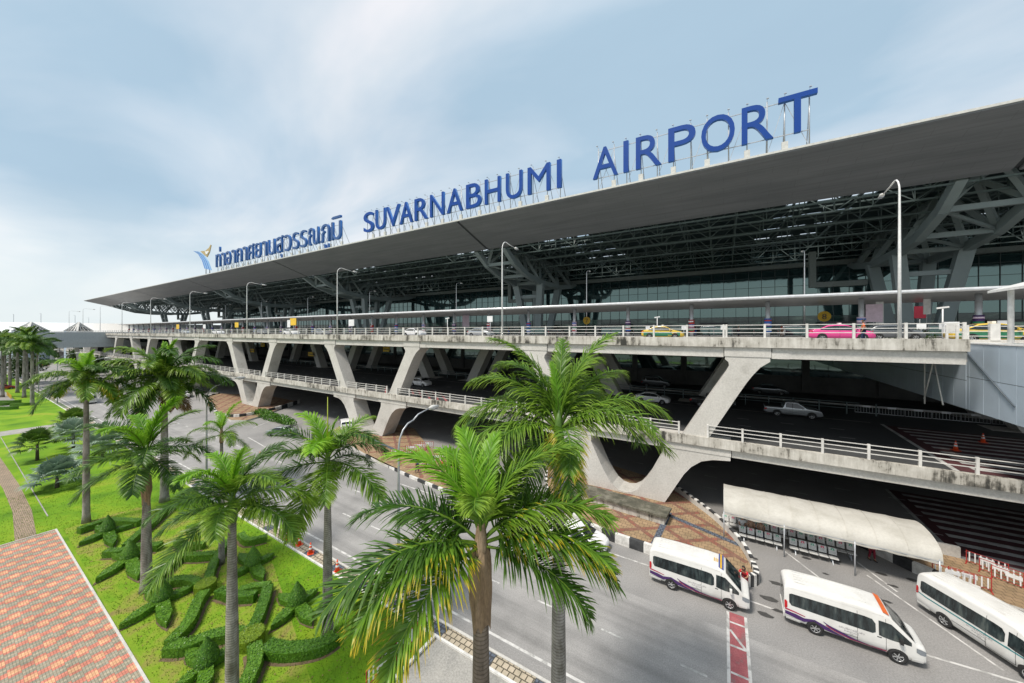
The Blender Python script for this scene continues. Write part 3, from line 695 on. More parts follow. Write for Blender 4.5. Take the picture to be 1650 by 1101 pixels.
def fan_palm(x, y, h, rad, label, mat, seed, nl=26, trunk=True):
    rnd = random.Random(seed); t = thing('fan_palm', (x, y, 0), label, 'palm tree', 0, 'low fan leaved palms on the lawn')
    w = MB(); w.tube([(0, 0, 0), (0, 0, h*.45), (0, 0, max(.3, h*.75))], [.17, .14, .12], 'bark', 9); w.build('trunk', t)
    c = MB(); tips = []
    for i in range(nl):
        a = i*2.4+rnd.uniform(-.3, .3); e = R(80-92*(i/nl)); pl = rad*.62*rnd.uniform(.8, 1.05)
        d = Vector((math.cos(a)*math.cos(e), math.sin(a)*math.cos(e), math.sin(e))); base = Vector((0, 0, max(.3, h*.72)))
        tip = base+d*pl; o = len(c.v); c.tube([base, tip], .018, mat, 4); tips += [.3]*(len(c.v)-o)
        bi = d.cross(Vector((0, 0, 1))).normalized(); nr = bi.cross(d)
        nb = 19
        for k in range(nb):
            th = -1.9+3.8*k/(nb-1); ld = (d*math.cos(th)+bi*math.sin(th)+nr*.12).normalized(); L = rad*.52*(.75+.25*math.cos(th))
            wv = ld.cross(nr).normalized()*rad*.035
            m1 = tip+ld*L*.62; e1 = tip+ld*L+Vector((0, 0, -L*.28*rnd.uniform(.5, 1.3)))
            c.add([tip, m1-wv, e1, m1+wv+nr*.02], [(0, 1, 2, 3)], mat); tips += [0, .5, 1, .5]
    c.tip = tips; c.build('crown', t)
    return t

def leaf_quads(mb, tips, pts_normals, mat, size, rnd, flat=.5):
    for p, nn in pts_normals:
        n_ = (nn+Vector((rnd.uniform(-1, 1), rnd.uniform(-1, 1), rnd.uniform(-.6, 1)))*flat).normalized()
        u = n_.orthogonal().normalized(); a = rnd.uniform(0, 6.28); w = n_.cross(u); u = u*math.cos(a)+w*math.sin(a); w = n_.cross(u)
        s = size*rnd.uniform(.6, 1.25)
        mb.add([p-u*s, p+w*s*.55, p+u*s, p-w*s*.55], [(0, 1, 2, 3)], mat); r_ = rnd.uniform(.05, .85); tips += [r_]*4

def poly_area(p): return sum(p[i][0]*p[(i+1) % len(p)][1]-p[(i+1) % len(p)][0]*p[i][1] for i in range(len(p)))/2
def inside(p, x, y):
    c = False; n = len(p)
    for i in range(n):
        (x1, y1), (x2, y2) = p[i], p[(i+1) % n]
        if (y1 > y) != (y2 > y) and x < (x2-x1)*(y-y1)/(y2-y1)+x1: c = not c
    return c
def hedge_body(mb, tips, poly, h, mat, rnd, dens=300, size=.05):
    if poly_area(poly) < 0: poly = poly[::-1]
    o = len(mb.v); mb.prism(poly, .0, h-.02, mat); tips += [.45]*(len(mb.v)-o)
    pn = []; n = len(poly)
    for i in range(n):
        a, b_ = Vector((*poly[i], 0)), Vector((*poly[(i+1) % n], 0)); L = (b_-a).length
        if L < .01: continue
        nn = Vector(((b_-a).y, -(b_-a).x, 0)).normalized()
        for _ in range(int(L*h*dens*.8)):
            p = a.lerp(b_, rnd.random()); pn.append((Vector((p.x, p.y, rnd.random()**.8*h))+nn*rnd.uniform(-.02, .035), nn))
    xs = [p[0] for p in poly]; ys = [p[1] for p in poly]; A = (max(xs)-min(xs))*(max(ys)-min(ys))
    for _ in range(int(A*dens)):
        x, y = rnd.uniform(min(xs), max(xs)), rnd.uniform(min(ys), max(ys))
        if inside(poly, x, y): pn.append((Vector((x, y, h+rnd.uniform(-.03, .03))), Vector((0, 0, 1))))
    pn = [(p+(n_*rnd.uniform(.03, .09) if rnd.random() < .05 else n_*0), n_) for p, n_ in pn]
    leaf_quads(mb, tips, pn, mat, size, rnd)
def ribbon(path, w):
    "outline of a band of width w along a path"
    P_ = [Vector(p[:2]) for p in path]; L_, R_ = [], []
    for i, p in enumerate(P_):
        d = (P_[min(i+1, len(P_)-1)]-P_[max(i-1, 0)]).normalized(); n_ = Vector((-d.y, d.x))*w/2
        L_.append(tuple(p+n_)); R_.append(tuple(p-n_))
    return L_+R_[::-1]
def smooth_path(path, k=5):
    P_ = [Vector(p[:2]) for p in path]; out = []
    for i in range(len(P_)-1):
        a, b_, c, d = P_[max(0, i-1)], P_[i], P_[i+1], P_[min(len(P_)-1, i+2)]
        for j in range(k):
            t = j/k; out.append(.5*((2*b_)+(c-a)*t+(2*a-5*b_+4*c-d)*t*t+(3*b_-a-3*c+d)*t**3))
    out.append(P_[-1]); return [tuple(p) for p in out]
SOIL = []
def hedge(label, px_path, w, h=.38, seed=1, mat='hedge_leaf'):
    rnd = random.Random(seed); pts = [at(px, py, h) for px, py in px_path]; o0 = Vector((pts[0].x, pts[0].y, 0))
    path = smooth_path([(p.x-o0.x, p.y-o0.y) for p in pts]); mb = MB(); tips = []
    w *= .64; hedge_body(mb, tips, ribbon(path, w), h, mat, rnd); mb.tip = tips
    SOIL.append([(a+o0.x, c+o0.y) for a, c in ribbon(path, w+.34)])
    return tag(mb.build('hedge', None, o0), label, 'hedge', 'clipped hedges of the parterre')
def star_hedge(label, cpx, tips_px, h=.38, seed=1, ch=1.15, cr=.48):
    rnd = random.Random(seed); c = at(cpx[0], cpx[1], h); t = thing('topiary_bed', (c.x, c.y, 0), label, 'topiary', 0, 'star shaped topiary beds')
    mb = MB(); tp = []
    ps = [at(px, py, h) for px, py in tips_px]; ps = [Vector((p.x-c.x, p.y-c.y)) for p in ps]
    for q in ps:
        L = q.length; d = q/L; n_ = Vector((-d.y, d.x)); w = min(.40, L*.22)
        poly = [tuple(-n_*.30-d*.1), tuple(d*L*.35-n_*w*.75), tuple(d*L*.62-n_*w*.8), tuple(d*L*.84-n_*w*.42), tuple(q), tuple(d*L*.84+n_*w*.42), tuple(d*L*.62+n_*w*.8), tuple(d*L*.35+n_*w*.75), tuple(n_*.30-d*.1)]
        SOIL.append([(a*1.1+c.x, b2*1.1+c.y) for a, b2 in poly]); hh = h-rnd.uniform(0, .03); hedge_body(mb, tp, poly, hh, 'hedge_leaf', rnd)
    mb.tip = tp; mb.build('hedge_leaves', t)
    co = MB(); tp = []; o = len(co.v); prof = [(cr*.9, h-.1), (cr, h+.15), (cr*.86, h+.4), (cr*.6, h+.68), (cr*.3, h+.92), (.03, h+ch-.02)]
    co.tube([(0, 0, z) for r_, z in prof], [r_ for r_, z in prof], 'hedge_leaf', 14); tp += [.2]*(len(co.v)-o); pn = []
    for _ in range(1500):
        u = rnd.random()**1.5; z = h+u*ch; r_ = lerp_tab([(z_, r2) for r2, z_ in prof], z); a = rnd.uniform(0, 6.28)
        pn.append((Vector((r_*math.cos(a), r_*math.sin(a), z)), Vector((math.cos(a), math.sin(a), .5)).normalized()))
    leaf_quads(co, tp, pn, 'hedge_leaf', .045, rnd); co.tip = tp; co.build('cone_shrub', t)
    return t
def bush(name, label, cat, x, y, rx, ry, h, seed, mat='tree_leaf', n=900, size=.09, group=None, trunk=0):
    rnd = random.Random(seed); t = thing(name, (x, y, 0), label, cat, 0, group)
    if trunk:
        w = MB(); w.tube([(0, 0, 0), (.05, 0, trunk*.6), (0, .05, trunk+h*.4)], [.2, .15, .05], 'bark', 8)
        for k in range(4): a = k*1.6; w.tube([(0, 0, trunk*.8), (math.cos(a)*rx*.5, math.sin(a)*ry*.5, trunk+h*.45)], [.09, .03], 'bark', 6)
        w.build('trunk', t)
    c = MB(); tp = []; pn = []; cl = [(rnd.uniform(-.6, .6)*rx, rnd.uniform(-.6, .6)*ry, trunk+h*rnd.uniform(.25, .75), rnd.uniform(.28, .5)) for _ in range(16)]
    for _ in range(n):
        cx, cy, cz, cr = rnd.choice(cl); d = Vector((rnd.gauss(0, 1), rnd.gauss(0, 1), rnd.gauss(0, 1))).normalized(); k = rnd.uniform(.55, 1)**.5
        pn.append((Vector((cx+d.x*cr*rx*k, cy+d.y*cr*ry*k, max(.02, cz+d.z*cr*h*k*.8))), d))
    leaf_quads(c, tp, pn, mat, size, rnd, .9); c.tip = tp; c.build('crown' if trunk else 'foliage', t)
    return t
# ================================================================ SETTING: GROUND
def struct_sheet(name, polys, z, mat):
    b_ = MB()
    for p in polys: b_.sheet(p, z, mat)
    return struct(b_.build(name, fix=False))
struct_sheet('ground', [[(-3000, -2000), (3000, -2000), (3000, 5000), (-3000, 5000)]], -.02, 'far_ground')
rect = lambda x0, y0, x1, y1: [(x0, y0), (x1, y0), (x1, y1), (x0, y1)]
struct_sheet('asphalt_yard', [rect(-900, 14.6, 400, 130)], 0, 'asphalt')
struct_sheet('road_lanes', [rect(-900, 15.3, 60, 22.4)], .004, 'asphalt_worn')
struct_sheet('lawn', [rect(-260, -60, -13.2, 13.75)], 0, 'lawn_grass')
struct_sheet('garden_bed_ground', [[(-46.6, 5.4), (-46.6, 9.6), (-40, 12.2), (-27, 12.2), (-15, 8.6), (-14, 5.2), (-14, 0), (-21, -3), (-22.4, 5.0)]], .004, 'worn_grass')
struct_sheet('service_slab', [rect(-13.0, -60, 60, 13.75)], .0, 'slab')
struct_sheet('plaza', [rect(-47, -30, -22.4, 5.0)], .012, 'plaza_bricks')
b_ = MB(); b_.box((-47.1, 5.0, 0), (-22.3, 5.10, .05), 'concrete'); b_.box((-47.1, -30, 0), (-47.0, 5.0, .05), 'concrete'); struct(b_.build('plaza_kerb'))
struct_sheet('path', [[(-130, -2), (-95, 1.4), (-78, 3.0), (-64, 3.5), (-55, 3.5), (-47.15, 3.1), (-47.15, 4.1), (-54, 4.45), (-64, 4.5), (-80, 4.2), (-96, 3.0), (-130, .4)]], .006, 'path_bricks')
struct_sheet('car_park', [rect(-300, -80, -132, 9.5)], .008, 'asphalt'); struct_sheet('footway', [rect(-101, -60, -96.5, 13.7)], .006, 'slab')
b_ = MB(); b_.box((-96, 5.0, 0), (-51, 5.07, .04), 'slab'); struct(b_.build('path_kerb'))
b_ = MB(); b_.box((-260, 13.75, 0), (60, 13.87, .10), 'kerb_white'); b_.box((-260, 14.62, 0), (60, 14.76, .06), 'concrete'); b_.box((-13.25, -40, 0), (-13.1, 13.74, .12), 'kerb_white'); struct(b_.build('kerb'))
b_ = MB()
x = -120.0; k = 0
while x < 20:
    b_.sheet(rect(x, 13.88, x+2.2, 14.61), .03, 'gutter_pavers')
    for i in range(3): b_.sheet(rect(x+2.25, 13.9+.24*i, x+3.1, 14.08+.24*i), .03, 'tactile_blue')
    b_.sheet(rect(x+2.2, 13.88, x+3.15, 14.61), .022, 'asphalt_deck')
    x += 3.15
struct(b_.build('gutter_strip', fix=False))
b_ = MB(); rnd = random.Random(3)
for i in range(16):
    px, py, s = [(1255, 985, .9), (1240, 965, 1.3), (1232, 990, 1.1), (1250, 940, 1), (1262, 945, .7), (590, 905, 1.4), (602, 910, 1.2), (1480, 885, .9), (1420, 925, .9), (1440, 945, .8), (1300, 900, .8), (1350, 905, .7), (1470, 935, .9), (1430, 970, .7), (1215, 900, .8), (1330, 925, .5)][i]; p = at(px, py); q = [(p.x+s*.45*rnd.uniform(.5, 1)*math.cos(a*.7), p.y+s*.22*rnd.uniform(.5, 1)*math.sin(a*.7)) for a in range(9)]
    b_.sheet(q, .012+.0006*i, 'wet_patch')
struct(b_.build('water_stain', fix=False))
# road markings
b_ = MB()
b_.sheet(rect(-300, 15.45, 40, 15.6), .010, 'road_paint')
for i in range(70):
    x = -9.65-5*4.0*0+3.92*(i-60); b_.sheet(rect(x, 18.82, x+1.15, 18.94), .010, 'road_paint')
    if x < -24: b_.sheet(rect(x+.6, 22.2, x+1.75, 22.32), .010, 'road_paint')
b_.sheet(rect(-30, 25.65, -3, 25.78), .010, 'road_paint'); b_.sheet([(-3, 25.65), (3, 25.38), (8, 25.75), (20, 26.6), (20, 26.75), (8, 25.88), (3, 25.52), (-3, 25.78)], .010, 'road_paint')
def ln(a, c, w, z=.010, mat='road_paint', B=None):
    B = B or b_; p, q = Vector(a[:2]), Vector(c[:2]); d = (q-p).normalized(); n_ = Vector((-d.y, d.x))*w/2
    B.sheet([tuple(p-n_), tuple(q-n_), tuple(q+n_), tuple(p+n_)], z, mat)
ln((3.9, 32.6), (6.1, 29.3), .12); ln((8.06, 33.8), (9.3, 31.2), .12); ln((8.2, 32.3), (11.5, 26.6), .12)
ln(at(168, 652), at(200, 640), .12); ln(at(408, 690), at(460, 668), .12); ln(at(400, 705), at(440, 728), .15); ln(at(470, 725), at(560, 690), .12)
struct(b_.build('road_marking', fix=False))
b_ = MB(); b_.sheet(rect(.28, 12.5, 1.0, 23.9), .012, 'road_red')
for x in (.14, 1.0): b_.sheet(rect(x, 12.5, x+.14, 23.9), .012, 'road_paint')
for y0 in (23.3, 19.9, 16.4):
    ln((.3, y0-.8), (1.0, y0-1.9), .13, .018); ln((.3, y0-1.9), (1.0, y0-1.9), .13, .019); ln((.3, y0-.2), (1.0, y0-.2), .12, .018)
struct(b_.build('crossing_marking', fix=False))
# hatched zone at ground level under the viaduct, lane dashes in the shade
def hatch(x0, y0, x1, y1, z, name):
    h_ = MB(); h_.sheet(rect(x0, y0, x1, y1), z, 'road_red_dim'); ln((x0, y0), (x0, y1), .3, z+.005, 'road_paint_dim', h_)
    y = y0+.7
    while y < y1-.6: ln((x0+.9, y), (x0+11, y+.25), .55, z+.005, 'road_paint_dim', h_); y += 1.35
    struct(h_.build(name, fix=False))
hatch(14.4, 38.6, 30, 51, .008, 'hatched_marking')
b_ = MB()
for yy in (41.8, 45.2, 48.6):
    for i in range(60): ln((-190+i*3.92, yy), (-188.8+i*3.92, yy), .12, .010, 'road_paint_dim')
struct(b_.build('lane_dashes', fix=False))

# ================================================================ ISLANDS
def jersey(b_, path, h, w, z=0, step=.95, m0=0):
    "black and white kerb wall along a path"
    P_ = [Vector(p[:2]) for p in path]; segs = []; acc = 0; k = m0
    pts = []
    for a, c in zip(P_, P_[1:]):
        n_ = max(1, round((c-a).length/step))
        for i in range(n_): pts.append(a.lerp(c, i/n_))
    pts.append(P_[-1])
    for a, c in zip(pts, pts[1:]):
        m_ = 'kerb_white' if k % 2 else 'kerb_black'; k += 1
        b_.bar((a.x, a.y, z+h/2), (c.x, c.y, z+h/2), w, h, m_)
def island(label, poly, z, kerb_idx, kh=.75, seed=0, bands=()):
    xs = [p[0] for p in poly]; ys = [p[1] for p in poly]
    b_ = MB(); b_.prism(poly, 0, z, 'island_tiles', 'concrete')
    o = struct(b_.build('traffic_island'))
    r_ = MB(); rnd = random.Random(seed); cx, cy = sum(xs)/len(xs), sum(ys)/len(ys)
    def clipline(a, c, w, mat, zz):
        n_ = 40; P0, P1 = Vector(a), Vector(c); run = []
        for i in range(n_+1):
            p = P0.lerp(P1, i/n_)
            if inside(poly, p.x, p.y): run.append(p)
            else:
                if len(run) > 1: ln(run[0], run[-1], w, zz, mat, r_)
                run = []
        if len(run) > 1: ln(run[0], run[-1], w, zz, mat, r_)
    L = max(max(xs)-min(xs), max(ys)-min(ys))
    n_ = int(L/3.2)+2
    for i in range(-n_, n_+1):
        for sg in (1, -1):
            c0 = Vector((cx+i*3.2, cy)); d = Vector((.8, sg*.6))*L; clipline(c0-d, c0+d, .38, 'island_tiles_red', z+.005+(.004 if sg > 0 else 0)+.0005*(i % 3))
    for a, c, w in bands: clipline(a, c, w, 'tactile_blue', z+.016)
    struct(r_.build('tile_bands', fix=False))
    return o
IA = [(-17.7, 37), (-15, 31.6), (-12.5, 28.9), (-9.2, 27.3), (-6.5, 27.3), (-4.1, 27.15), (1.0, 26.95), (1.75, 27.5), (1.85, 28.6), (1.2, 31.0), (-.6, 34.4), (-3.0, 37.4), (-5.4, 40.2), (-12, 42)]
island('a', IA, .35, None, bands=[((-4.1, 33.5), (-4.55, 26.9), .45), ((-4.1, 33), (1.3, 31), .45), ((-17, 35), (-4.3, 32.7), .4)])
IB = [(-60, 42), (-54.5, 33.5), (-46, 30.4), (-36, 28.2), (-24.5, 26.9), (-22.6, 28.2), (-27, 32), (-36, 36), (-44, 41)]
island('b', IB, .3, None, bands=[((-52, 35), (-30, 30.5), .5)])
IC = [(-112, 38), (-108, 34), (-96, 30.5), (-84, 28.4), (-76.5, 27.6), (-74, 29), (-76, 33), (-80, 38), (-84, 43), (-100, 43)]
island('c', IC, .3, None)
def kerb_thing(label, path, h, w, step, m0=0, name='kerb_wall', group='black and white kerb walls'):
    b_ = MB(); p0 = Vector((*path[0][:2], 0)); jersey(b_, [(p[0]-p0.x, p[1]-p0.y) for p in path], h, w, 0, step, m0)
    return tag(b_.build(name, None, p0), label, 'kerb wall', group)
kerb_thing('black and white striped kerb wall behind the first white van', smooth_path([(-13.2, 29.6), (-9.2, 27.6), (-4.1, 27.1), (-.5, 26.95)]), .72, .28, .85)
kerb_thing('curved black and white kerb end beside the person at the van', smooth_path([(-.4, 26.95), (1.0, 26.9), (1.8, 27.5), (1.7, 28.8)]), .72, .30, .6, 1)
b_ = MB(); pth = smooth_path([(1.65, 28.9), (1.0, 31.2), (-.6, 34.2), (-3.0, 37.2), (-5.4, 40)]); p0 = Vector((*pth[0], 0)); acc = 0
t = thing('barrier_wall', p0, 'low concrete barrier with black and white top edge curving beside the seats', 'barrier')
for i, (a, c) in enumerate(zip(pth, pth[1:])):
    a, c = Vector(a)-p0.xy, Vector(c)-p0.xy; b_.bar((a.x, a.y, .4), (c.x, c.y, .4), .18, .8, 'concrete')
b_.build('wall', t); b_ = MB(); jersey(b_, [(p[0]-p0.x, p[1]-p0.y) for p in pth], .12, .22, .80, .5); b_.build('painted_top', t)
kerb_thing('curved dotted black and white kerb at the tip of the tiled island behind the palm', smooth_path([(-17.7, 37), (-15.6, 32.6), (-13.6, 30)]), .4, .25, .5)
kerb_thing('long black and white kerb wall in front of the distant tiled island', smooth_path([(-97, 31.4), (-84, 28.2), (-78, 29.5), (-79, 36), (-83, 43)]), .8, .3, 1.3)
kerb_thing('dark kerb wall on the left edge of the distant tiled island', smooth_path([(-112, 38), (-108, 34), (-98, 31.2)]), .6, .3, 1.1)
kerb_thing('black and white kerb along the island with barriers in mid distance', smooth_path([(-40, 29.1), (-30, 27.4), (-24.5, 26.8)]), .3, .2, 1.1)
kerb_thing('black and white wall blocks behind the right end of the fabric shelter', [(8.9, 36.4), (11.0, 34.4), (12.5, 33.4), (13.4, 33.0)], .7, .3, .9)
# stone planter bench by the big pier
t = thing('stone_bench', (-8.2, 32.2, .35), 'long weathered concrete bench with mossy top beside the large pier', 'bench', R(-5))
b_ = MB(); b_.box((-4.2, -.75, 0), (4.1, .75, .62), 'stained_concrete'); b_.build('base', t); b_ = MB(); b_.box((-4.4, -.95, .62), (4.3, .95, .80), 'mossy_stone'); b_.build('seat_slab', t)
# island at the right end with a low wall
b_ = MB(); b_.prism([(9.4, 36.5), (12.6, 33.6), (17.5, 32.2), (20, 33.5), (20, 37.6), (14.6, 37.9), (12, 38.0)], 0, .12, 'island_tiles', 'concrete'); struct(b_.build('traffic_island'))
b_ = MB(); b_.box((-2.0, -.12, 0), (1.9, .12, .85), 'concrete'); tag(b_.build('low_wall', None, (12.6, 38.1, 0)), 'plain grey concrete wall block behind the end of the fabric shelter', 'wall')

# ================================================================ VIADUCT
XL, XR = -430.0, 13.8; FY = 35.3
via = thing('elevated_roadway', (-8.4, FY, 0), 'two level concrete viaduct with stained parapets on splayed piers', 'viaduct')
OX, OY = -8.4, FY
def vb(b_, name, par=None): return b_.build(name, par or via, (-OX, -OY, 0) if par is None else (0, 0, 0))
# piers stand every 40 m
def pier_mesh(th):
    b_ = MB()
    for s in (1, -1):
        f = lambda P_: [(s*a, c) for a, c in P_]
        up = [(5.0, 6.6), (7.1, 6.6), (9.6, 11.2), (10.05, 12.0), (10.5, 12.7), (11.0, 13.35), (11.66, 13.85), (11.66, 14.2), (8.5, 14.2), (8.5, 13.95), (8.75, 13.7), (8.8, 13.4), (8.6, 12.95)]
        b_.xz(f(up), 0, th, 'concrete')
        b_.xz(f([(8.45, 14.2), (11.72, 14.2), (11.72, 15.0), (8.45, 15.0)]), -.06, th+.06, 'concrete')
        b_.xz(f([(11.75, 14.1), (12.9, 14.1), (12.9, 14.6), (11.75, 14.6)]), 0, th, 'concrete')
        lo = [(0, 0), (3.5, 0), (5.3, 3.3), (5.9, 4.1), (6.7, 4.75), (7.6, 5.05), (8.9, 5.2), (8.9, 5.7), (3.4, 5.7), (3.4, 4.9), (2.3, 2.6), (1.7, 1.6), (1.2, .95), (.6, .55), (0, .45)]
        b_.xz(f(lo), 0, th+.5, 'concrete')
        b_.xz(f([(2.9, 5.55), (8.95, 5.55), (8.95, 6.62), (2.9, 6.62)]), -.05, th+.55, 'concrete')
    return b_
pm = pier_mesh(1.9)
for i, y in enumerate((0, 18.7, 25.2)):
    for k in range(-1, 10):
        if y and k > 8: continue
        if 'PM' not in globals(): first = vb(pm, 'pier'); PM = first.data; first.location = (0-40*k, y, 0); continue
        link('pier', PM, via, (-40*k, y, 0))
b_ = MB()
b_.box((XL, FY-.25, 15.0), (XR, FY+.1, 15.82), 'stained_concrete')
vb(b_, 'upper_parapet')
b_ = MB(); b_.box((XL, FY+.1, 14.9), (XR, 118.5, 15.5), 'asphalt'); b_.box((XR, 38.8, 14.9), (140, 118.5, 15.5), 'asphalt')
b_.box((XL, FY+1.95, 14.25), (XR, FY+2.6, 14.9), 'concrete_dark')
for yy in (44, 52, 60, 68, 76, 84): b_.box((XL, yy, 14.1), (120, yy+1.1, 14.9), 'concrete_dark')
vb(b_, 'upper_deck')
b_ = MB()
for k in range(-1, 11):
    c0 = OX-40*k
    for a, c in ((-8.4, 8.4), (11.8, 28.2)):
        x0, x1 = c0+a, min(c0+c, 13.74)
        if x1 > x0+1 and x0 < 13: b_.box((x0, FY+.05, 14.12), (x1, FY+.55, 14.96), 'concrete')
vb(b_, 'upper_girder')
b_ = MB(); b_.box((XR-.35, FY+.1, 14.3), (XR, 38.8, 15.6), 'stained_concrete'); b_.box((XR, 38.6, 15.0), (140, 38.8, 15.75), 'concrete'); vb(b_, 'deck_end')
b_ = MB(); b_.box((XL, FY-.25, 6.2), (40, FY+.1, 7.0), 'stained_concrete'); vb(b_, 'middle_parapet')
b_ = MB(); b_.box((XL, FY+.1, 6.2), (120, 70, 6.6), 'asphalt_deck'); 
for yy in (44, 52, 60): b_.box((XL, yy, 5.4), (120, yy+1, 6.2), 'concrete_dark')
vb(b_, 'middle_deck')
b_ = MB()
for k in range(-1, 11):
    c0 = OX-40*k
    for a, c in ((-2.8, 2.8), (9.0, 31.0)): b_.box((c0+a, FY+.1, 5.5), (c0+c, FY+.6, 6.2), 'concrete')
vb(b_, 'middle_girder')
b_ = MB(); b_.box((XL, 62.3, 6.6), (120, 70, 6.78), 'concrete_dark'); b_.box((-120, 62.1, 6.6), (120, 62.3, 6.79), 'concrete'); vb(b_, 'inner_footway')
b_ = MB(); z = 6.605
for yy in (39.7, 43.2, 46.65): 
    for i in range(70):
        x = -230+i*3.92
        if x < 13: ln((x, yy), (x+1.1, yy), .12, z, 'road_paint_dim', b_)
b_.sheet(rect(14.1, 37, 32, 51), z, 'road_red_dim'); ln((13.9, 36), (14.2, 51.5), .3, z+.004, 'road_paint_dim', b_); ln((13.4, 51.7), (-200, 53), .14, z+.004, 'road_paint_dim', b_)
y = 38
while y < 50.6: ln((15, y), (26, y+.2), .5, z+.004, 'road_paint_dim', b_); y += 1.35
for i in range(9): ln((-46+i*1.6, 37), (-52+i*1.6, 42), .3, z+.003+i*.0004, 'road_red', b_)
vb(b_, 'deck_marking')
def railing(x0, x1, z, y=FY-.08, sp=2.75, skip=()):
    b_ = MB(); n_ = max(1, round((x1-x0)/sp))
    for i in range(n_+1):
        x = x0+(x1-x0)*i/n_; b_.box((x-.075, y-.075, z), (x+.075, y+.075, z+1.12), 'rail_paint')
    for h_ in (.42, .74, 1.05): b_.box((x0, y-.027, z+h_-.027), (x1, y+.027, z+h_+.027), 'rail_paint')
    vb(b_, 'railing')
for k in range(-1, 11):
    c0 = OX-40*k
    for a, c in ((-11.4, 8.4), (8.6, 28.4)):
        x0, x1 = c0+a, min(c0+c, 13.6)
        if x1 > x0+2: railing(x0, x1, 15.82)
    for a, c in ((-4.9, 4.9), (7.2, 32.8)):
        x0, x1 = c0+a, min(c0+c, 40)
        if x1 > x0+2: railing(x0, x1, 7.0, sp=2.6)
b_ = MB()
for z0 in (7.25, 7.6, 7.95): b_.box((-120, 56.0, z0-.03), (13.6, 56.06, z0+.03), 'steel_dim')
for i in range(55): x = -120+2.5*i; b_.box((x-.05, 55.98, 6.6), (x+.05, 56.08, 8.0), 'steel_dim')
vb(b_, 'inner_railing')
# expansion-joint boxes are part of the piers; yellow hanging signs on the middle level
for i, (px, py, w_) in enumerate([(406, 565, 2.4), (423, 556, 2.2), (502, 571, 3.4), (622, 563, 2.2), (654, 556, 1.6)]):
    y_ = 54.0; x_ = aty(px, y_); u = px-CX; z_ = H+(HY-py)*y_/(CA*FL+SA*u)
    t = thing('hanging_sign', (x_, y_, z_), 'yellow hanging sign under the upper deck, number %s from the left' % ['one', 'two', 'three', 'four', 'five'][i], 'sign', 0, 'yellow signs under the upper deck')
    b_ = MB(); b_.box((-w_/2, 0, -.55), (w_/2, .15, .55), 'yellow_sign'); b_.box((-w_/2+.2, -.012, -.1), (w_/2-.2, -.004, .12), 'dark_metal'); b_.build('panel', t)
    b_ = MB(); b_.box((-.8, .05, .55), (-.72, .1, 14.1-z_), 'dark_metal'); b_.box((.72, .05, .55), (.8, .1, 14.1-z_), 'dark_metal'); b_.build('hanger', t)

# ================================================================ TERMINAL
RY, RZ = 59.0, 40.7          # roof front edge
EY, EZ = 70.3, 36.6          # lower back edge of the sloping eave
RL, RR = -426.0, 230.0; GY = 119.0
ter = thing('airport_terminal', (0, 120, 15.2), 'huge terminal hall with dark glass wall under a wide grey steel roof', 'terminal building')
def tb(b_, name, par=None):
    o = b_.build(name, par or ter, (0, -120, -15.2) if par is None else (0, 0, 0)); return o
b_ = MB()
joints = [RL]+[c for c in (-373.7+4, -292.7, -211.7, -130.7, -49.7, 31.3, 112.3)]+[RR]
for x0, x1 in zip(joints, joints[1:]):
    a, c = x0+.35, x1-.35
    vs = [(a, RY, RZ-.35), (c, RY, RZ-.35), (c, EY, EZ), (a, EY, EZ), (a, RY, RZ), (c, RY, RZ), (c, EY, RZ), (a, EY, RZ)]
    if x0 == RL: vs[0] = (a-.0, RY, RZ-.35); vs[3] = (a+10, EY, EZ); vs[2] = (c, EY, EZ); vs[7] = (a+10, EY, RZ)
    b_.add(vs, [(0, 3, 2, 1), (4, 5, 6, 7), (0, 1, 5, 4), (1, 2, 6, 5), (2, 3, 7, 6), (3, 0, 4, 7)], 'roof_cladding')
tb(b_, 'eave_cladding')
for x in joints[1:-1]: b_ = MB(); b_.add([(x-.36, RY+.15, RZ-.2), (x+.36, RY+.15, RZ-.2), (x+.36, EY, EZ+.3), (x-.36, EY, EZ+.3)], [(0, 1, 2, 3)], 'dark_metal'); tb(b_, 'eave_joint')
b_ = MB(); b_.box((RL, RY-.12, RZ-.18), (RR, RY+.5, RZ+.10), 'roof_flashing'); tb(b_, 'edge_flashing')
b_ = MB()
def roofrow(y0, y1, holes=()):
    x = RL+11
    for h0, h1 in sorted(holes)+[(RR, RR)]:
        if h0 > x: b_.box((x, y0, RZ-.5), (h0, y1, RZ-.2), 'roof_sheet')
        x = max(x, h1)
PC = [31.3-81*k for k in range(-1, 6)]
y = EY
rows = []
while y < 116: rows.append(y); y += 3.0
for y in rows:
    holes = []
    for c in PC:
        for sg in (-1, 1):
            if (int((y-EY)/3) % 3) == 1:
                for j in range(3): h0 = c+sg*(9+j*4.6+ (y-EY)*.12)-1.6; holes.append((h0, h0+3.2))
    roofrow(y, y+2.2, holes); 
    roofrow(y+2.2, y+3.0)
roofrow(116, 117.2, [(x, x+8.4) for x in range(-400, 220, 9)]); roofrow(117.2, 200)
tb(b_, 'roof_deck')
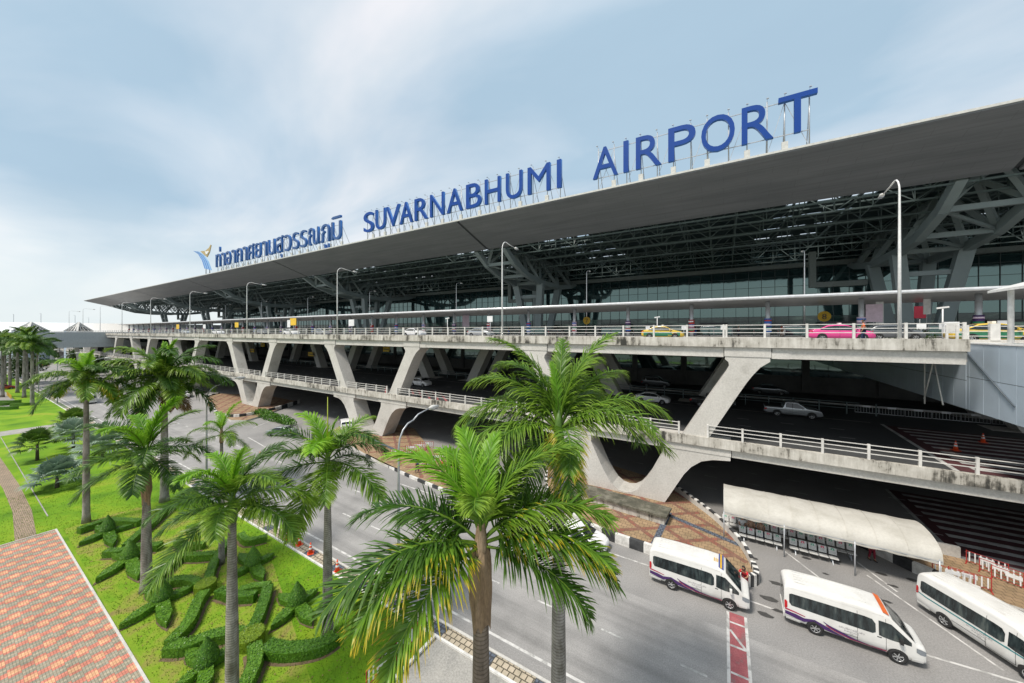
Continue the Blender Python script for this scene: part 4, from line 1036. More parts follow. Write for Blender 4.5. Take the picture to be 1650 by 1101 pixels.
# lattice trusses running along the building
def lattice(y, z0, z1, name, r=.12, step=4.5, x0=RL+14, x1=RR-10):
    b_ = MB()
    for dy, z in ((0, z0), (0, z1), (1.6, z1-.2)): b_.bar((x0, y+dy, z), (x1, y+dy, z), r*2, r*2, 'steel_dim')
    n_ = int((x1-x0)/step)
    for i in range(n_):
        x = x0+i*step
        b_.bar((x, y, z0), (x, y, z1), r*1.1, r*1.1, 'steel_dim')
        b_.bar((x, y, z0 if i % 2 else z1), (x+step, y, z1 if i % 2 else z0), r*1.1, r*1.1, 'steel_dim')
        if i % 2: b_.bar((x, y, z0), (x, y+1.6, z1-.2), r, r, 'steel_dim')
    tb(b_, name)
for y, z0, z1 in ((71.4, 36.4, 39.6), (76, 36.0, 39.4), (82, 35.4, 39.3), (89, 34.6, 39.2), (97, 34.5, 39.2), (106, 34.5, 39.2), (113, 34.5, 39.2)): lattice(y, z0, z1, 'lattice_truss')
b_ = MB()
x = RL+14
while x < RR-10: b_.bar((x, EY+.3, 39.7), (x, 117, 39.7), .25, .5, 'steel_dim'); b_.bar((x, EY+.5, 36.4), (x, 117, 34.7), .14, .14, 'steel_dim'); x += 9
tb(b_, 'purlins')
b_ = MB(); b_.box((RL+60, 116.5, 33.2), (RR, 118.2, 34.3), 'catwalk')
for c in PC:
    b_.box((c-14.6, 103, 27.5), (c-13.4, 104.2, 34.5), 'catwalk'); b_.box((c-14.6, 103, 26.4), (c-5, 104.2, 27.5), 'catwalk')
tb(b_, 'maintenance_gantry')
# super trusses on V pylons
for c in PC:
    b_ = MB()
    for s in (-1, 1):
        x = c+s*4.1
        pts = [(EY+.9, EZ+.5), (76, 34.0), (83, 31.7), (91, 30.7), (104, 30.6), (114, 32.0), (122, 34.5)]
        for (ya, za), (yb, zb) in zip(pts, pts[1:]): b_.bar((x, ya, za), (x, yb, zb), 1.1, 1.4, 'steel_paint')
        top = lambda yy: 38.6
        for (ya, za), (yb, zb) in zip(pts, pts[1:]):
            ym = (ya+yb)/2; b_.bar((x, ya, za), (c+s*.6, ym, 38.8), .7, .7, 'steel_paint'); b_.bar((x, yb, zb), (c+s*.6, ym, 38.8), .7, .7, 'steel_paint')
    b_.bar((c, EY, 38.9), (c, 122, 38.9), 1.0, 1.1, 'steel_paint')
    for (ya, za) in [(76, 34.0), (83, 31.7), (91, 30.7), (104, 30.6), (114, 32)]: b_.bar((c-4.1, ya, za), (c+4.1, ya, za), .7, .8, 'steel_paint')
    for (ya, za), (yb, zb) in zip([(76, 34.0), (83, 31.7), (91, 30.7), (104, 30.6)], [(83, 31.7), (91, 30.7), (104, 30.6), (114, 32)]): b_.bar((c-4.1, ya, za), (c+4.1, yb, zb), .4, .4, 'steel_paint')
    tr = tb(b_, 'super_truss')
    b_ = MB()
    for y0, yt in ((94, 91.2), (101, 104)):
        for s in (-1, 1): b_.bar((c+s*2.0, y0, 15.2), (c+s*4.1, yt, 30.6), 1.9, 1.5, 'steel_paint', (0, 1, 0))
        b_.box((c-3.2, y0-1.0, 15.2), (c+3.2, y0+1.0, 17.6), 'steel_paint')
    b_.bar((c-3.4, 92, 26.8), (c+3.4, 92, 26.8), .8, .8, 'steel_paint')
    tb(b_, 'pylon')
# far left roof end: arched edge truss
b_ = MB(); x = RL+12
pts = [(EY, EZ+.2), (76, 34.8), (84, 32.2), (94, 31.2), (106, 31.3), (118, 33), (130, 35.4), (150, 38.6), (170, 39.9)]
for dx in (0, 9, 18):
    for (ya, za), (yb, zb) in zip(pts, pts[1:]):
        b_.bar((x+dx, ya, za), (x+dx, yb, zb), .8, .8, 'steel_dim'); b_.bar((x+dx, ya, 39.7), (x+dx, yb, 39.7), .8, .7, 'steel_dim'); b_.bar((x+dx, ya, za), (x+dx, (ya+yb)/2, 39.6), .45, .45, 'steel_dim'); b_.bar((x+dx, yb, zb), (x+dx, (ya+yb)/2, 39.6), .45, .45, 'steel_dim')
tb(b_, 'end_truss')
# glass wall
GL = -345.0
b_ = MB(); b_.add([(GL, GY, 20.5), (RR, GY, 20.5), (RR, GY, 40.2), (GL, GY, 40.2)], [(0, 1, 2, 3)], 'facade_glass'); b_.add([(GL, GY, 40.2), (GL, 190, 40.2), (GL, 190, 15.2), (GL, GY, 15.2)], [(0, 1, 2, 3)], 'facade_glass'); tb(b_, 'glass_wall')
b_ = MB(); x = GL
while x < RR: b_.box((x-.05, GY-.16, 15.2), (x+.05, GY-.03, 40.2), 'mullion'); x += 3.0
for z in (20.5, 23.2, 25.9, 28.6, 31.3, 34): b_.box((GL, GY-.12, z-.04), (RR, GY-.04, z+.04), 'mullion')
tb(b_, 'mullions')
b_ = MB(); b_.add([(GL, GY, 15.2), (RR, GY, 15.2), (RR, GY, 20.5), (GL, GY, 20.5)], [(0, 1, 2, 3)], 'lobby_glass')
tb(b_, 'lobby_glazing')
x = -330
while x < 160: b_ = MB(); b_.box((x, GY-3, 15.2), (x+7, GY-.3, 18.9), 'dark_metal'); b_.box((x+.8, GY-3.1, 15.7), (x+6.2, GY-2.99, 18.4), 'lobby_glass'); tb(b_, 'entrance_porch'); x += 27
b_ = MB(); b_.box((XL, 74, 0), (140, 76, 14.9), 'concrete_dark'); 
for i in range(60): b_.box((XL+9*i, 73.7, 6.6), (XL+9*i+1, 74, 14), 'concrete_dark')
for zz in (2, 9): b_.box((XL, 73.9, zz), (140, 73.98, zz+2.6), 'facade_glass')
tb(b_, 'lower_wall')
b_ = MB(); b_.box((XL, 68, 15.4), (140, 70, 15.66), 'concrete'); b_.box((XL, 88, 15.4), (140, 118.9, 15.62), 'concrete'); b_.box((XL, 54, 15.4), (140, 65, 15.62), 'concrete'); tb(b_, 'footpath')
# porch canopy along the upper roadway
can = thing('roadside_canopy', (0, 57, 15.36), 'long thin curved metal canopy on poster wrapped columns along the upper roadway', 'canopy')
b_ = MB(); sec = [(54.0, 20.55), (54.15, 20.75), (54.6, 20.86), (57, 20.9), (62, 20.75), (65.6, 20.3), (65.6, 20.1), (62, 20.25), (57, 20.3), (54.6, 20.4)]
x0, x1 = -300.0, 140.0; n_ = len(sec)
b_.add([(x0, y, z) for y, z in sec]+[(x1, y, z) for y, z in sec], [(i, (i+1) % n_, n_+(i+1) % n_, n_+i) for i in range(n_)]+[tuple(range(n_))[::-1], tuple(range(n_, 2*n_))], 'canopy_metal'); b_.build('canopy_roof', can, (0, -57, -15.36))
b_ = MB(); b_.tube([(x0, 54.05, 20.62), (x1, 54.05, 20.62)], .20, 'canopy_edge', 10); b_.build('edge_tube', can, (0, -57, -15.36))
cx = [14.0+5*9-9.0*i for i in range(40)]
wr_ = ['stripe_purple', 'sign_pink', 'cloth_blue', 'red_paint', 'sign_white', 'green_paint']
cm, wm = {}, {}
for i, x in enumerate(cx):
    if 'c' not in cm:
        b_ = MB(); b_.tube([(0, 0, 0), (0, 0, 4.9)], .26, 'pole_metal', 12); o = b_.build('column', can, (x, 0, 0)); cm['c'] = o.data
    else: o = link('column', cm['c'], can, (x, 0, 0))
    k = i % 4
    if k not in wm:
        b_ = MB(); rnd = random.Random(k)
        b_.tube([(0, 0, .9), (0, 0, 2.7)], .40, wr_[k], 12)
        for j in range(6): a = rnd.uniform(-2.6, -.6); b_.tube([(.03*math.cos(a), .03*math.sin(a), 1.1+.25*j), (.03*math.cos(a), .03*math.sin(a), 1.28+.25*j)], .40, wr_[(k+j+2) % 6], 12)
        w = b_.build('poster_wrap', o); wm[k] = w.data
    else: link('poster_wrap', wm[k], o)

# ================================================================ ROOFTOP SIGNS
SY = 59.35; BZ = RZ+2.1
def glyph(ch, x0, x1, parent, h, mat_face, mat_side, zb, depth=.55, off=.0, sz=None):
    cu = bpy.data.curves.new('g', 'FONT'); cu.body = ch; cu.size = 1; cu.extrude = .06; cu.offset = off; cu.resolution_u = 5
    t = bpy.data.objects.new('t', cu); col.objects.link(t)
    me = bpy.data.meshes.new_from_object(t.evaluated_get(bpy.context.evaluated_depsgraph_get())); bpy.data.objects.remove(t)
    xs = [v.co.x for v in me.vertices]; ys = [v.co.y for v in me.vertices]; zs = [v.co.z for v in me.vertices]
    if not xs: return None
    sx = (x1-x0)/(max(xs)-min(xs)); sy = sz or h/(max(ys)-min(ys)); y0 = min(ys) if sz is None else 0
    for v in me.vertices:
        X, Y, Z = v.co; v.co = (( X-min(xs))*sx, -(Z/max(zs))*depth/2, (Y-y0)*sy)
    me.materials.clear(); me.materials.append(MATS[mat_face]); me.materials.append(MATS[mat_side])
    for p in me.polygons: p.material_index = 0 if p.normal.y < -.7 else 1
    return link('letter', me, parent, (x0, 0, zb))
def posts(parent, xs, z_top, base=-2.0, light=True, box_every=1):
    b_ = MB()
    for i, x in enumerate(xs):
        b_.tube([(x, .45, base), (x, .45, z_top+.32)], .08, 'pole_metal', 6); b_.tube([(x, .5, z_top*.75), (x+.1, 3.2, base)], .06, 'pole_metal', 5)
        if i % 2: bx = MB(); bx.box((x-.35, .1, base+.15), (x+.35, .5, base+1.25), 'roof_flashing'); bx.build('ballast_box', parent)
        lp = MB(); lp.bar((x, .45, z_top+.30), (x, -.25, z_top+.36), .035, .035, 'pole_metal'); lp.box((x-.14, -.42, z_top+.32), (x+.14, -.2, z_top+.40), 'pole_metal'); lp.build('floodlight', parent)
    for z in (.25, z_top-.35): b_.bar((xs[0], .45, z), (xs[-1], .45, z), .10, .10, 'pole_metal')
    for i in range(0, len(xs)-1, 2): b_.bar((xs[i], .45, -1.9), (xs[i+1], .45, z_top-.4), .06, .06, 'pole_metal')
    for i in (0, len(xs)-2): b_.bar((xs[i+1], .45, -1.9), (xs[i], .45, z_top-.4), .06, .06, 'pole_metal')
    b_.build('support_frame', parent)
def roman(word, spans, label):
    X = [(aty(a, SY), aty(c, SY)) for a, c in spans]; x0 = X[0][0]
    t = thing('rooftop_sign', (x0, SY, BZ), label, 'sign', 0, 'blue lettering on the terminal roof')
    for ch, (a, c) in zip(word, X):
        dh = .10 if ch in 'OSU' else 0
        glyph(ch, a-x0, c-x0, t, 5.15+dh, 'sign_blue', 'sign_side', -dh/2, off=0)
    xs = sorted([q-x0 for a, c in X for q in ((a+(c-a)*.18, a+(c-a)*.82) if c-a > 2.2 else ((a+c)/2,))])
    posts(t, xs, 5.15)
    return t
roman('SUVARNABHUMI', [(587, 603), (606, 622), (623, 645), (645, 665.5), (669, 690), (694, 716), (721, 746), (752, 776), (782, 807), (816, 842), (851, 887), (898, 905)], 'blue capital letters spelling SUVARNABHUMI on a post frame at the roof edge')
roman('AIRPORT', [(956, 996), (1005, 1013), (1025, 1066), (1077, 1121), (1130, 1184), (1195, 1246), (1254, 1317)], 'largest looking blue capital letters spelling AIRPORT on a post frame at the roof edge')
xT0, xT1 = aty(348.5, SY), aty(554, SY)
t = thing('rooftop_sign', (xT0, SY, BZ), 'blue Thai script lettering on posts at the roof edge beside the emblem', 'sign', 0, 'blue lettering on the terminal roof')
cl = ['ท่', 'า', 'อ', 'า', 'ก', 'า', 'ศ', 'ย', 'า', 'น', 'สุ', 'ว', 'ร', 'ร', 'ณ', 'ภู', 'มิ']
wd = [1.0, .72, .95, .72, 1.0, .72, 1.0, .98, .72, 1.05, 1.0, .9, .82, .82, 1.25, 1.05, 1.05]
cl[2] = 'อ'; tot = sum(wd)+.26*len(wd); k_ = (xT1-xT0)/tot; x = 0; px_ = []
for ch, w in zip(cl, wd):
    glyph(ch, x, x+w*k_, t, 1, 'thai_face', 'sign_side', 0, .6, -.004, sz=5.3/.56); px_ += [x+.2, x+w*k_-.2]; x += (w+.26)*k_
posts(t, px_, 4.6)
# emblem: blue swept bands and a gold wing
ex = aty(313, SY); t = thing('rooftop_emblem', (ex, SY, RZ), 'blue swept bands with gold wing emblem at the left end of the rooftop lettering', 'emblem')
def E2(px, py): return (aty(px, SY)-ex, H+(HY-py)*SY/(CA*FL+SA*(px-CX))-RZ)
def band(a, c, name, mat, dy):
    b_ = MB(); n_ = len(a); o = []
    for k2 in range(n_-1): b_.xz([E2(*a[k2]), E2(*a[k2+1]), E2(*c[k2+1]), E2(*c[k2])], dy-.12, dy+.12, mat)
    return b_.build(name, t)
outer = [(312, 404.5), (320, 410), (326, 420), (330, 433)]; inner = [(323, 406), (331, 412), (338, 422), (343, 436)]
for k2, mt in enumerate(['emblem_blue', 'emblem_pale', 'emblem_blue', 'emblem_pale', 'emblem_blue', 'emblem_pale']):
    f0, f1 = k2/6, (k2+1)/6
    L0 = [(a[0]+(c[0]-a[0])*f0, a[1]+(c[1]-a[1])*f0) for a, c in zip(outer, inner)]; L1 = [(a[0]+(c[0]-a[0])*f1, a[1]+(c[1]-a[1])*f1) for a, c in zip(outer, inner)]
    band(L0, L1, 'swept_band', mt, -.08*k2)
band([(326, 405.5), (334, 405), (340, 400), (342.5, 395)], [(333, 412), (337, 415), (341, 407), (343.5, 396)], 'gold_wing', 'emblem_gold', -.6)
band([(334, 405.5), (337, 406), (339, 405)], [(336, 411), (338, 410), (340, 407)], 'wing_inlay', 'sign_white', -.75)
b_ = MB(); 
for px in (332, 338): q = E2(px, 436); b_.tube([(q[0], 0, -.3), (q[0], 0, q[1]+1)], .15, 'dark_metal', 6)
b_.build('support_post', t)

# ================================================================ BRIDGES
def bridge_panels(b_, x, y0, y1, z0, z1, step=1.55):
    y = y0
    while y < y1-.1: b_.box((x-.035, y+.02, z0+.03), (x, min(y+step, y1)-.02, (z0+z1)/2-.02), 'panel_blue_grey'); b_.box((x-.035, y+.02, (z0+z1)/2+.02), (x, min(y+step, y1)-.02, z1-.03), 'panel_blue_grey'); y += step
br = thing('pedestrian_bridge', (15, 33, 10.7), 'enclosed footbridge clad in blue grey metal panels at the right edge', 'footbridge')
b_ = MB(); b_.box((15.0, 4, 10.7), (21, 38.55, 15.45), 'panel_seam'); b_.box((15.0, 38.55, 10.7), (21, 73.9, 14.88), 'panel_seam'); b_.build('bridge_body', br, (-15, -33, -10.7))
b_ = MB(); bridge_panels(b_, 15.0, 4, 38.5, 10.7, 15.45); bridge_panels(b_, 15.0, 38.55, 74, 10.7, 14.88); b_.build('cladding_panels', br, (-15, -33, -10.7))
b_ = MB(); b_.box((14.92, 4, 15.45), (21.1, 38.58, 15.54), 'white_paint'); b_.build('coping', br, (-15, -33, -10.7))
b_ = MB(); b_.tube([(14.9, 38.9, 15.2), (14.9, 33.5, 11.8)], .04, 'panel_seam', 6); b_.tube([(14.6, 43.5, 14), (14.6, 43.5, 10.2)], .05, 'pole_white', 6); b_.tube([(14.6, 42, 14), (14.6, 43.6, 10.6)], .05, 'pole_white', 6); b_.tube([(14.6, 42, 14), (14.6, 40.6, 10.6)], .05, 'pole_white', 6); b_.build('drain_pipe', br, (-15, -33, -10.7))
t = thing('walkway_shelter', (15.3, 34.7, 15.56), 'white pitched roof on slim round column above the panelled footbridge', 'shelter')
b_ = MB()
for x in (0, 5.2):
    for y in (0, -8): b_.tube([(x, y, 0), (x, y, 3.5)], .13, 'pole_white', 10)
b_.build('column', t)
b_ = MB(); b_.add([(-.6, -9, 3.25), (-.6, .8, 3.25), (2.6, .8, 4.3), (2.6, -9, 4.3), (5.8, -9, 3.25), (5.8, .8, 3.25), (-.6, -9, 3.4), (-.6, .8, 3.4), (2.6, .8, 4.45), (2.6, -9, 4.45), (5.8, -9, 3.4), (5.8, .8, 3.4)], [(0, 3, 2, 1), (3, 4, 5, 2), (6, 7, 8, 9), (9, 8, 11, 10), (0, 1, 7, 6), (1, 2, 8, 7), (2, 5, 11, 8), (5, 4, 10, 11), (4, 3, 9, 10), (3, 0, 6, 9)], 'white_paint'); b_.build('roof', t)
t = thing('access_gate', (14.1, 38.7, 15.7), 'white railing gate and control box where the deck meets the footbridge', 'gate')
b_ = MB()
for x in (0, .5, 1.0, 7, 9.7, 12.4, 15): b_.box((x-.06, -.06, 0), (x+.06, .06, 1.1), 'rail_paint')
for z in (.3, .65, 1.0): b_.box((0, -.025, z-.025), (30, .025, z+.025), 'rail_paint')
b_.box((2.0, -.15, .0), (2.45, .15, 1.2), 'rail_paint'); b_.box((4.2, -.06, 0), (4.32, .06, 1.1), 'rail_paint'); b_.build('rails', t)
b_ = MB(); b_.box((.1, .6, .5), (.85, 1.0, 1.35), 'sign_white'); b_.box((.2, .58, .6), (.75, .6, 1.25), 'rail_paint'); b_.build('control_box', t)
# distant footbridge crossing the road
fb = thing('pedestrian_bridge', (-215, 24, 0), 'distant grey footbridge crossing the whole road on the left', 'footbridge')
b_ = MB(); b_.box((-222, -20, 13.2), (-213, 58, 16.2), 'bridge_grey'); b_.box((-221, -20, 11.9), (-214, 58, 13.2), 'facade_glass'); b_.box((-223, -20, 10.3), (-212, 58, 11.9), 'bridge_grey')
b_.add([(-211.9, 20, 11.9), (-211.9, 44, 11.9), (-211.9, 39, 13.6), (-211.9, 26, 13.6)], [(0, 1, 2, 3)], 'bridge_grey'); b_.build('deck', fb, (215, -24, 0))
for yy in (-10, 12.5, 30, 40, 52):
    b_ = MB(); 
    for s in (-1, 1): b_.bar((-215, yy+s*.8, 0), (-215, yy+s*2, 10.3), 1.0, .8, 'concrete')
    b_.build('pier', fb, (215, -24, 0))
t = thing('service_ramp', (-190, 50, 0), 'low concrete ramp structure with arched openings beneath the distant footbridge', 'ramp')
b_ = MB(); b_.box((-40, -4, 6.0), (10, 6, 7.6), 'stained_concrete')
for i in range(8): b_.box((-38+6*i, -4, 0), (-36.8+6*i, -2, 6), 'concrete')
b_.box((-40, 2, 0), (10, 4, 6), 'concrete_dark'); b_.build('ramp_body', t)
t = thing('concourse_building', (-420, 150, 0), 'long white membrane roofed concourse on the far left horizon', 'building')
b_ = MB()
sec = [(0, 0), (0, 21.5), (6, 23.6), (16, 24.8), (30, 25.2), (44, 24.8), (54, 23.6), (60, 21.5), (60, 0)]; n_ = len(sec)
b_.add([(-335, y, z) for y, z in sec]+[(75, y, z) for y, z in sec], [(i, (i+1) % n_, n_+(i+1) % n_, n_+i) for i in range(n_)]+[tuple(range(n_))[::-1], tuple(range(n_, 2*n_))], 'white_paint')
b_.build('membrane_roof', t)
b_ = MB(); b_.add([(84, -420, 14), (84, -1, 14), (50, -1, 22.2), (50, -420, 22.2)], [(0, 1, 2, 3)], 'white_paint'); b_.box((50, -420, 0), (83.9, -1, 14), 'white_paint'); b_.box((84.0, -420, 14.2), (84.2, -250, 16.2), 'red_paint'); b_.build('side_wing', t)
for i, (px, base, apex, w) in enumerate([(50, 534, 519.5, 21), (127, 534, 520, 17)]):
    D = 188.0; p = atd(px, base, D); hw = w/FL*D*.62; hh = (base-apex)/FL*D
    t = thing('glass_pyramid', (p.x, p.y, p.z-1), 'small glass pyramid roof, the %s of two on the left horizon' % ('left' if i == 0 else 'right'), 'skylight', YAW, 'glass pyramids on the horizon')
    b_ = MB(); cs = [(-hw, -hw, 1), (hw, -hw, 1), (hw, hw, 1), (-hw, hw, 1)]; ap = (0, 0, hh+1)
    for a, c in zip(cs, cs[1:]+cs[:1]): b_.add([a, c, ap], [(0, 1, 2)], 'car_glass')
    b_.build('glazing', t); g_ = MB()
    for a in cs: g_.bar(a, ap, .7, .7, 'rail_paint')
    for f in (.25, .5, .75):
        for a, c in zip(cs, cs[1:]+cs[:1]):
            A_, C_ = Vector(a), Vector(c); g_.bar(A_.lerp(C_, f), Vector(ap), .3, .3, 'rail_paint'); B0 = Vector(ap); g_.bar(A_.lerp(B0, f), C_.lerp(B0, f), .3, .3, 'rail_paint')
    g_.build('glazing_bars', t); b_ = MB(); b_.box((-hw, -hw, -p.z+1), (hw, hw, 1), 'panel_blue_grey'); b_.build('base_building', t)
# ================================================================ STREET LAMPS
def lamp_mesh(t, hgt, arm, r0, r1, mat, rise=.35, rad=1.0):
    b_ = MB(); pts = [(0, 0, 0), (0, 0, hgt*.5), (0, 0, hgt-rad)]; rr = [r0, (r0+r1)/2, r1]
    for a in (22, 45, 68, 90): pts.append((0, rad*(1-math.cos(R(a)))*.8, hgt-rad+rad*math.sin(R(a)))); rr.append(r1*.85)
    b_.tube(pts, rr, mat, 9); b_.build('pole', t)
    b_ = MB(); b_.tube([pts[-1], (0, arm*.6, hgt+rise*.6), (0, arm, hgt+rise)], [r1*.85, r1*.75, r1*.6], mat, 8); b_.build('arm', t)
    b_ = MB(); b_.tube([(0, arm-.1, hgt+rise), (0, arm+.2, hgt+rise-.0), (0, arm+.75, hgt+rise-.02)], [.07, .16, .09], 'rail_paint', 8); b_.box((-.1, arm+.12, hgt+rise-.16), (.1, arm+.6, hgt+rise-.10), 'lamp_clear'); b_.build('lamp_head', t)
ordn = ['first', 'second', 'third', 'fourth', 'fifth', 'sixth', 'seventh', 'eighth', 'ninth', 'tenth', 'eleventh', 'twelfth']
base = None
for i in range(10):
    x = 10.62-33.4*i; lab = 'tall %s street lamp on the upper parapet, %s from the right' % (['white', 'grey'][i > 0], ordn[i])
    if base is None: base = thing('street_lamp', (x, FY-.05, 15.82), lab, 'street lamp', 0, 'street lamps along the upper parapet'); lamp_mesh(base, 11.45, 3.0, .115, .06, 'pole_white', -.25)
    else: copy_tree(base, (x, FY-.05, 15.82), 0, lab)
base = None
for i in range(7):
    x = 10.3-33.6*i; lab = 'slim grey street lamp behind the thin canopy under the roof, %s from the right' % ordn[i]
    if base is None: base = thing('street_lamp', (x, 67.0, 15.5), lab, 'street lamp', 0, 'street lamps on the inner roadway'); lamp_mesh(base, 13.0, 1.6, .11, .06, 'pole_metal', .15, .7)
    else: copy_tree(base, (x, 67.0, 15.5), 0, lab)
base = None
for i in range(7):
    x = -16.5-28.5*i; lab = 'curved arm street lamp at the lawn edge of the ground road, %s from the right' % ordn[i]
    if base is None: base = thing('street_lamp', (x, 14.2, 0), lab, 'street lamp', 0, 'street lamps beside the lawn'); lamp_mesh(base, 10.8, 2.6, .10, .06, 'pole_metal', .5, 1.4)
    else: copy_tree(base, (x, 14.2, 0), 0, lab)
for i, (px, top, D) in enumerate([(22, 506, 330), (66, 505, 300), (121, 508, 320), (143, 512, 420)]):
    p = atd(px, 535, D); z = H+(535-top)/FL*D
    t = thing('street_lamp', (p.x, p.y, 0), 'far street lamp against the sky on the left horizon, %s from the left' % ordn[i], 'street lamp', R(90), 'street lamps on the horizon'); lamp_mesh(t, z, 6, .2, .15, 'pole_metal', .1, .8)

# ================================================================ VEHICLES
make_van('white minibus with purple and pink swirls stopped beside the person at its windscreen', (-1.44, 24.98, 0), 0, 'purple')
make_van('white minibus with purple swirls and an orange strip above its windscreen in the middle bay', (5.60, 25.42, 0), R(-.5), 'orange')
make_van('white minibus with a teal stripe at the right edge', (11.95, 28.25, 0), R(-57), 'teal')
def repaint(t, paint):
    for ch in t.children:
        if ch.name.split('.')[0] == 'body' or ch.name.split('.')[0] == 'mirror':
            ch.data = ch.data.copy(); ch.data.materials[0] = MATS[paint]
PROTO = {}
def put_car(kind, paint, label, x, y, z, deg, group='cars on the road', **kw):
    k = (kind, kw.get('roofsign'), kw.get('lower'))
    if k not in PROTO:
        PROTO[k] = make_car(kind, paint, label, (x, y, z), R(deg), group, **kw); return PROTO[k]
    o = copy_tree(PROTO[k], (x, y, z), R(deg), label); o['group'] = group; repaint(o, paint); return o
P_ = lambda px, py, z=0: at(px, py, z)
put_car('pickup', 'car_silver', 'silver pickup truck driving on the middle deck', 6.7, 50.9, 6.6, 0)
put_car('pickup', 'car_black', 'dark pickup truck on the middle deck behind the big sloping pier', -1.2, 52.2, 6.6, 0)
put_car('hatch', 'car_white', 'white hatchback on the middle deck between two pier arms', -46.4, 45.0, 6.6, 0)
put_car('sedan', 'car_white', 'white sedan on the middle deck peeking out right of the palm crown', -8.4, 51.0, 6.6, 0)
put_car('suv', 'car_grey', 'dark grey estate parked deep in the shade of the middle deck', -10, 64.5, 6.8, 0)
put_car('sedan', 'car_grey', 'dark sedan parked in the deep shade behind the silver pickup', 6, 66.0, 6.8, 0)
put_car('sedan', 'car_silver', 'silver sedan leaving the bay between the kerb walls', P_(447, 703).x, P_(447, 703).y+.6, 0, 205)
put_car('suv', 'car_white', 'white suv behind the yellow tinged palm frond', P_(550, 694).x, P_(550, 694).y+.8, 0, 150)
put_car('sedan', 'car_white', 'white sedan mostly hidden behind the yellow edged palm fronds', -9.6, 25.6, 0, 0)
taxi = [('sedan', 'car_yellow', 'yellow and green taxi on the upper deck behind the railing above the palm crown', aty(1068, 44), 44, 'white_paint', 'car_green'),
        ('sedan', 'car_pink', 'pink taxi on the upper deck railing beside a person in orange', aty(1352, 43), 43, 'white_paint', None),
        ('sedan', 'car_yellow', 'yellow and green taxi nearest the footbridge corner on the upper deck', aty(1598, 42), 42, 'white_paint', 'car_green')
]
for k, p, l, x, y, rs, lo in taxi: put_car(k, p, l, x, y, 15.5, 0, 'taxis on the upper deck', roofsign=rs, lower=lo)
put_car('suv', 'car_silver', 'silver car on the upper deck far behind the railing right of the yellow taxi', aty(1150, 72), 72, 15.5, 0)
put_car('suv', 'car_white', 'white car on the upper deck beside the circular number eight sign', aty(1285, 74), 74, 15.5, 0)
up = [(1440, 50, 'car_grey'), (470, 42, 'car_white'), (425, 44, 'car_grey'), (352, 42, 'car_white'), (520, 46, 'car_silver'), (668, 44, 'car_white'), (300, 42, 'car_silver'), (775, 46, 'car_silver'), (590, 72, 'car_grey'), (900, 73, 'car_black')]
for i, (px, y, c_) in enumerate(up): put_car('sedan' if i % 2 else 'hatch', c_, '%s car on upper deck, %s' % (c_[4:], ['behind the nearest lamp pole foot', 'above the second pier from the left', 'between two far lamp posts', 'behind the far left railing', 'above the tall palm top', 'over the white hatchback', 'far left near the bridge end', 'left of the big palm crown', 'on the inner roadway far off', 'inner roadway by the V pylons'][i]), aty(px, y), y, 15.5, 0)
gc = [(205, 628, 'car_silver', 'suv', 175), (232, 618, 'car_white', 'sedan', 170), (300, 640, 'car_white', 'sedan', 160), (322, 633, 'car_black', 'sedan', 165), (268, 632, 'car_silver', 'hatch', 170), (60, 598, 'car_white', 'sedan', 90), (66, 591, 'car_red', 'suv', 90), (44, 590, 'car_black', 'suv', 90), (28, 597, 'car_blue', 'sedan', 90), (8, 600, 'car_white', 'suv', 90), (12, 590, 'car_silver', 'sedan', 90), (4, 628, 'car_red', 'sedan', 90), (77, 586, 'car_silver', 'sedan', 90), (34, 584, 'car_white', 'hatch', 90)]
for i, (px, py, c_, k, dg_) in enumerate(gc):
    p = P_(px, py); put_car(k, c_, '%s %s on the distant ground road, %s from the right' % (c_[4:], {'suv': 'suv', 'sedan': 'sedan', 'hatch': 'hatchback'}[k], ordn[min(11, sorted(range(14), key=lambda q: -gc[q][0]).index(i))]), p.x, p.y, 0, dg_, 'distant cars on the left')
# far minibus and coach on the ground road
t = copy_tree([o for o in col.objects if o.name == 'minibus'][0], (P_(118, 652).x, 18.0, 0), math.pi, 'distant white minibus on the left beside the lawn palms')
def coach(label, x, y, rz):
    t = thing('coach_bus', (x, y, 0), label, 'bus', rz)
    S = Shell(top=[(-5.5, 1.5), (-5.45, 2.9), (-5.2, 3.2), (4.8, 3.2), (5.2, 2.9), (5.5, 1.4)], bottom=[(-5.5, .4), (5.5, .4)], plan=[(-5.5, .95), (-5, 1), (5, 1), (5.5, .95)], W=1.22, belt=1.3, tum=.05, roof=3.2, r=.2)
    b_ = S.body('van_white', -5.5, 5.5, 40)
    for sd in (1, -1):
        for x_ in (-3.4, 3.2): arch(b_, S, x_, .48, sd)
    b_.build('body', t)
    for sd in (1, -1): w = MB(); S.side(w, [(x_, 1.5, 2.7) for x_ in (-5.1, -2, 0, 2, 5)], 'car_glass', sd, .01); w.build('side_window', t)
    w = MB(); w.add([(5.53, -1.0, 1.35), (5.53, 1.0, 1.35), (5.25, .95, 2.85), (5.25, -.95, 2.85)], [(0, 1, 2, 3)], 'car_glass'); w.build('windscreen', t)
    w = MB(); w.add([(-5.53, -1.0, 1.6), (-5.53, 1.0, 1.6), (-5.49, .95, 2.8), (-5.49, -.95, 2.8)], [(0, 1, 2, 3)], 'car_glass'); w.build('rear_window', t)
    for x_ in (-3.4, 3.2):
        for y_ in (-1.1, 1.1): wheel_parts(t, x_, y_, .48, .26)
coach('white coach on the distant ground road behind the slim left palm', P_(113, 632).x, 20.6, math.pi)

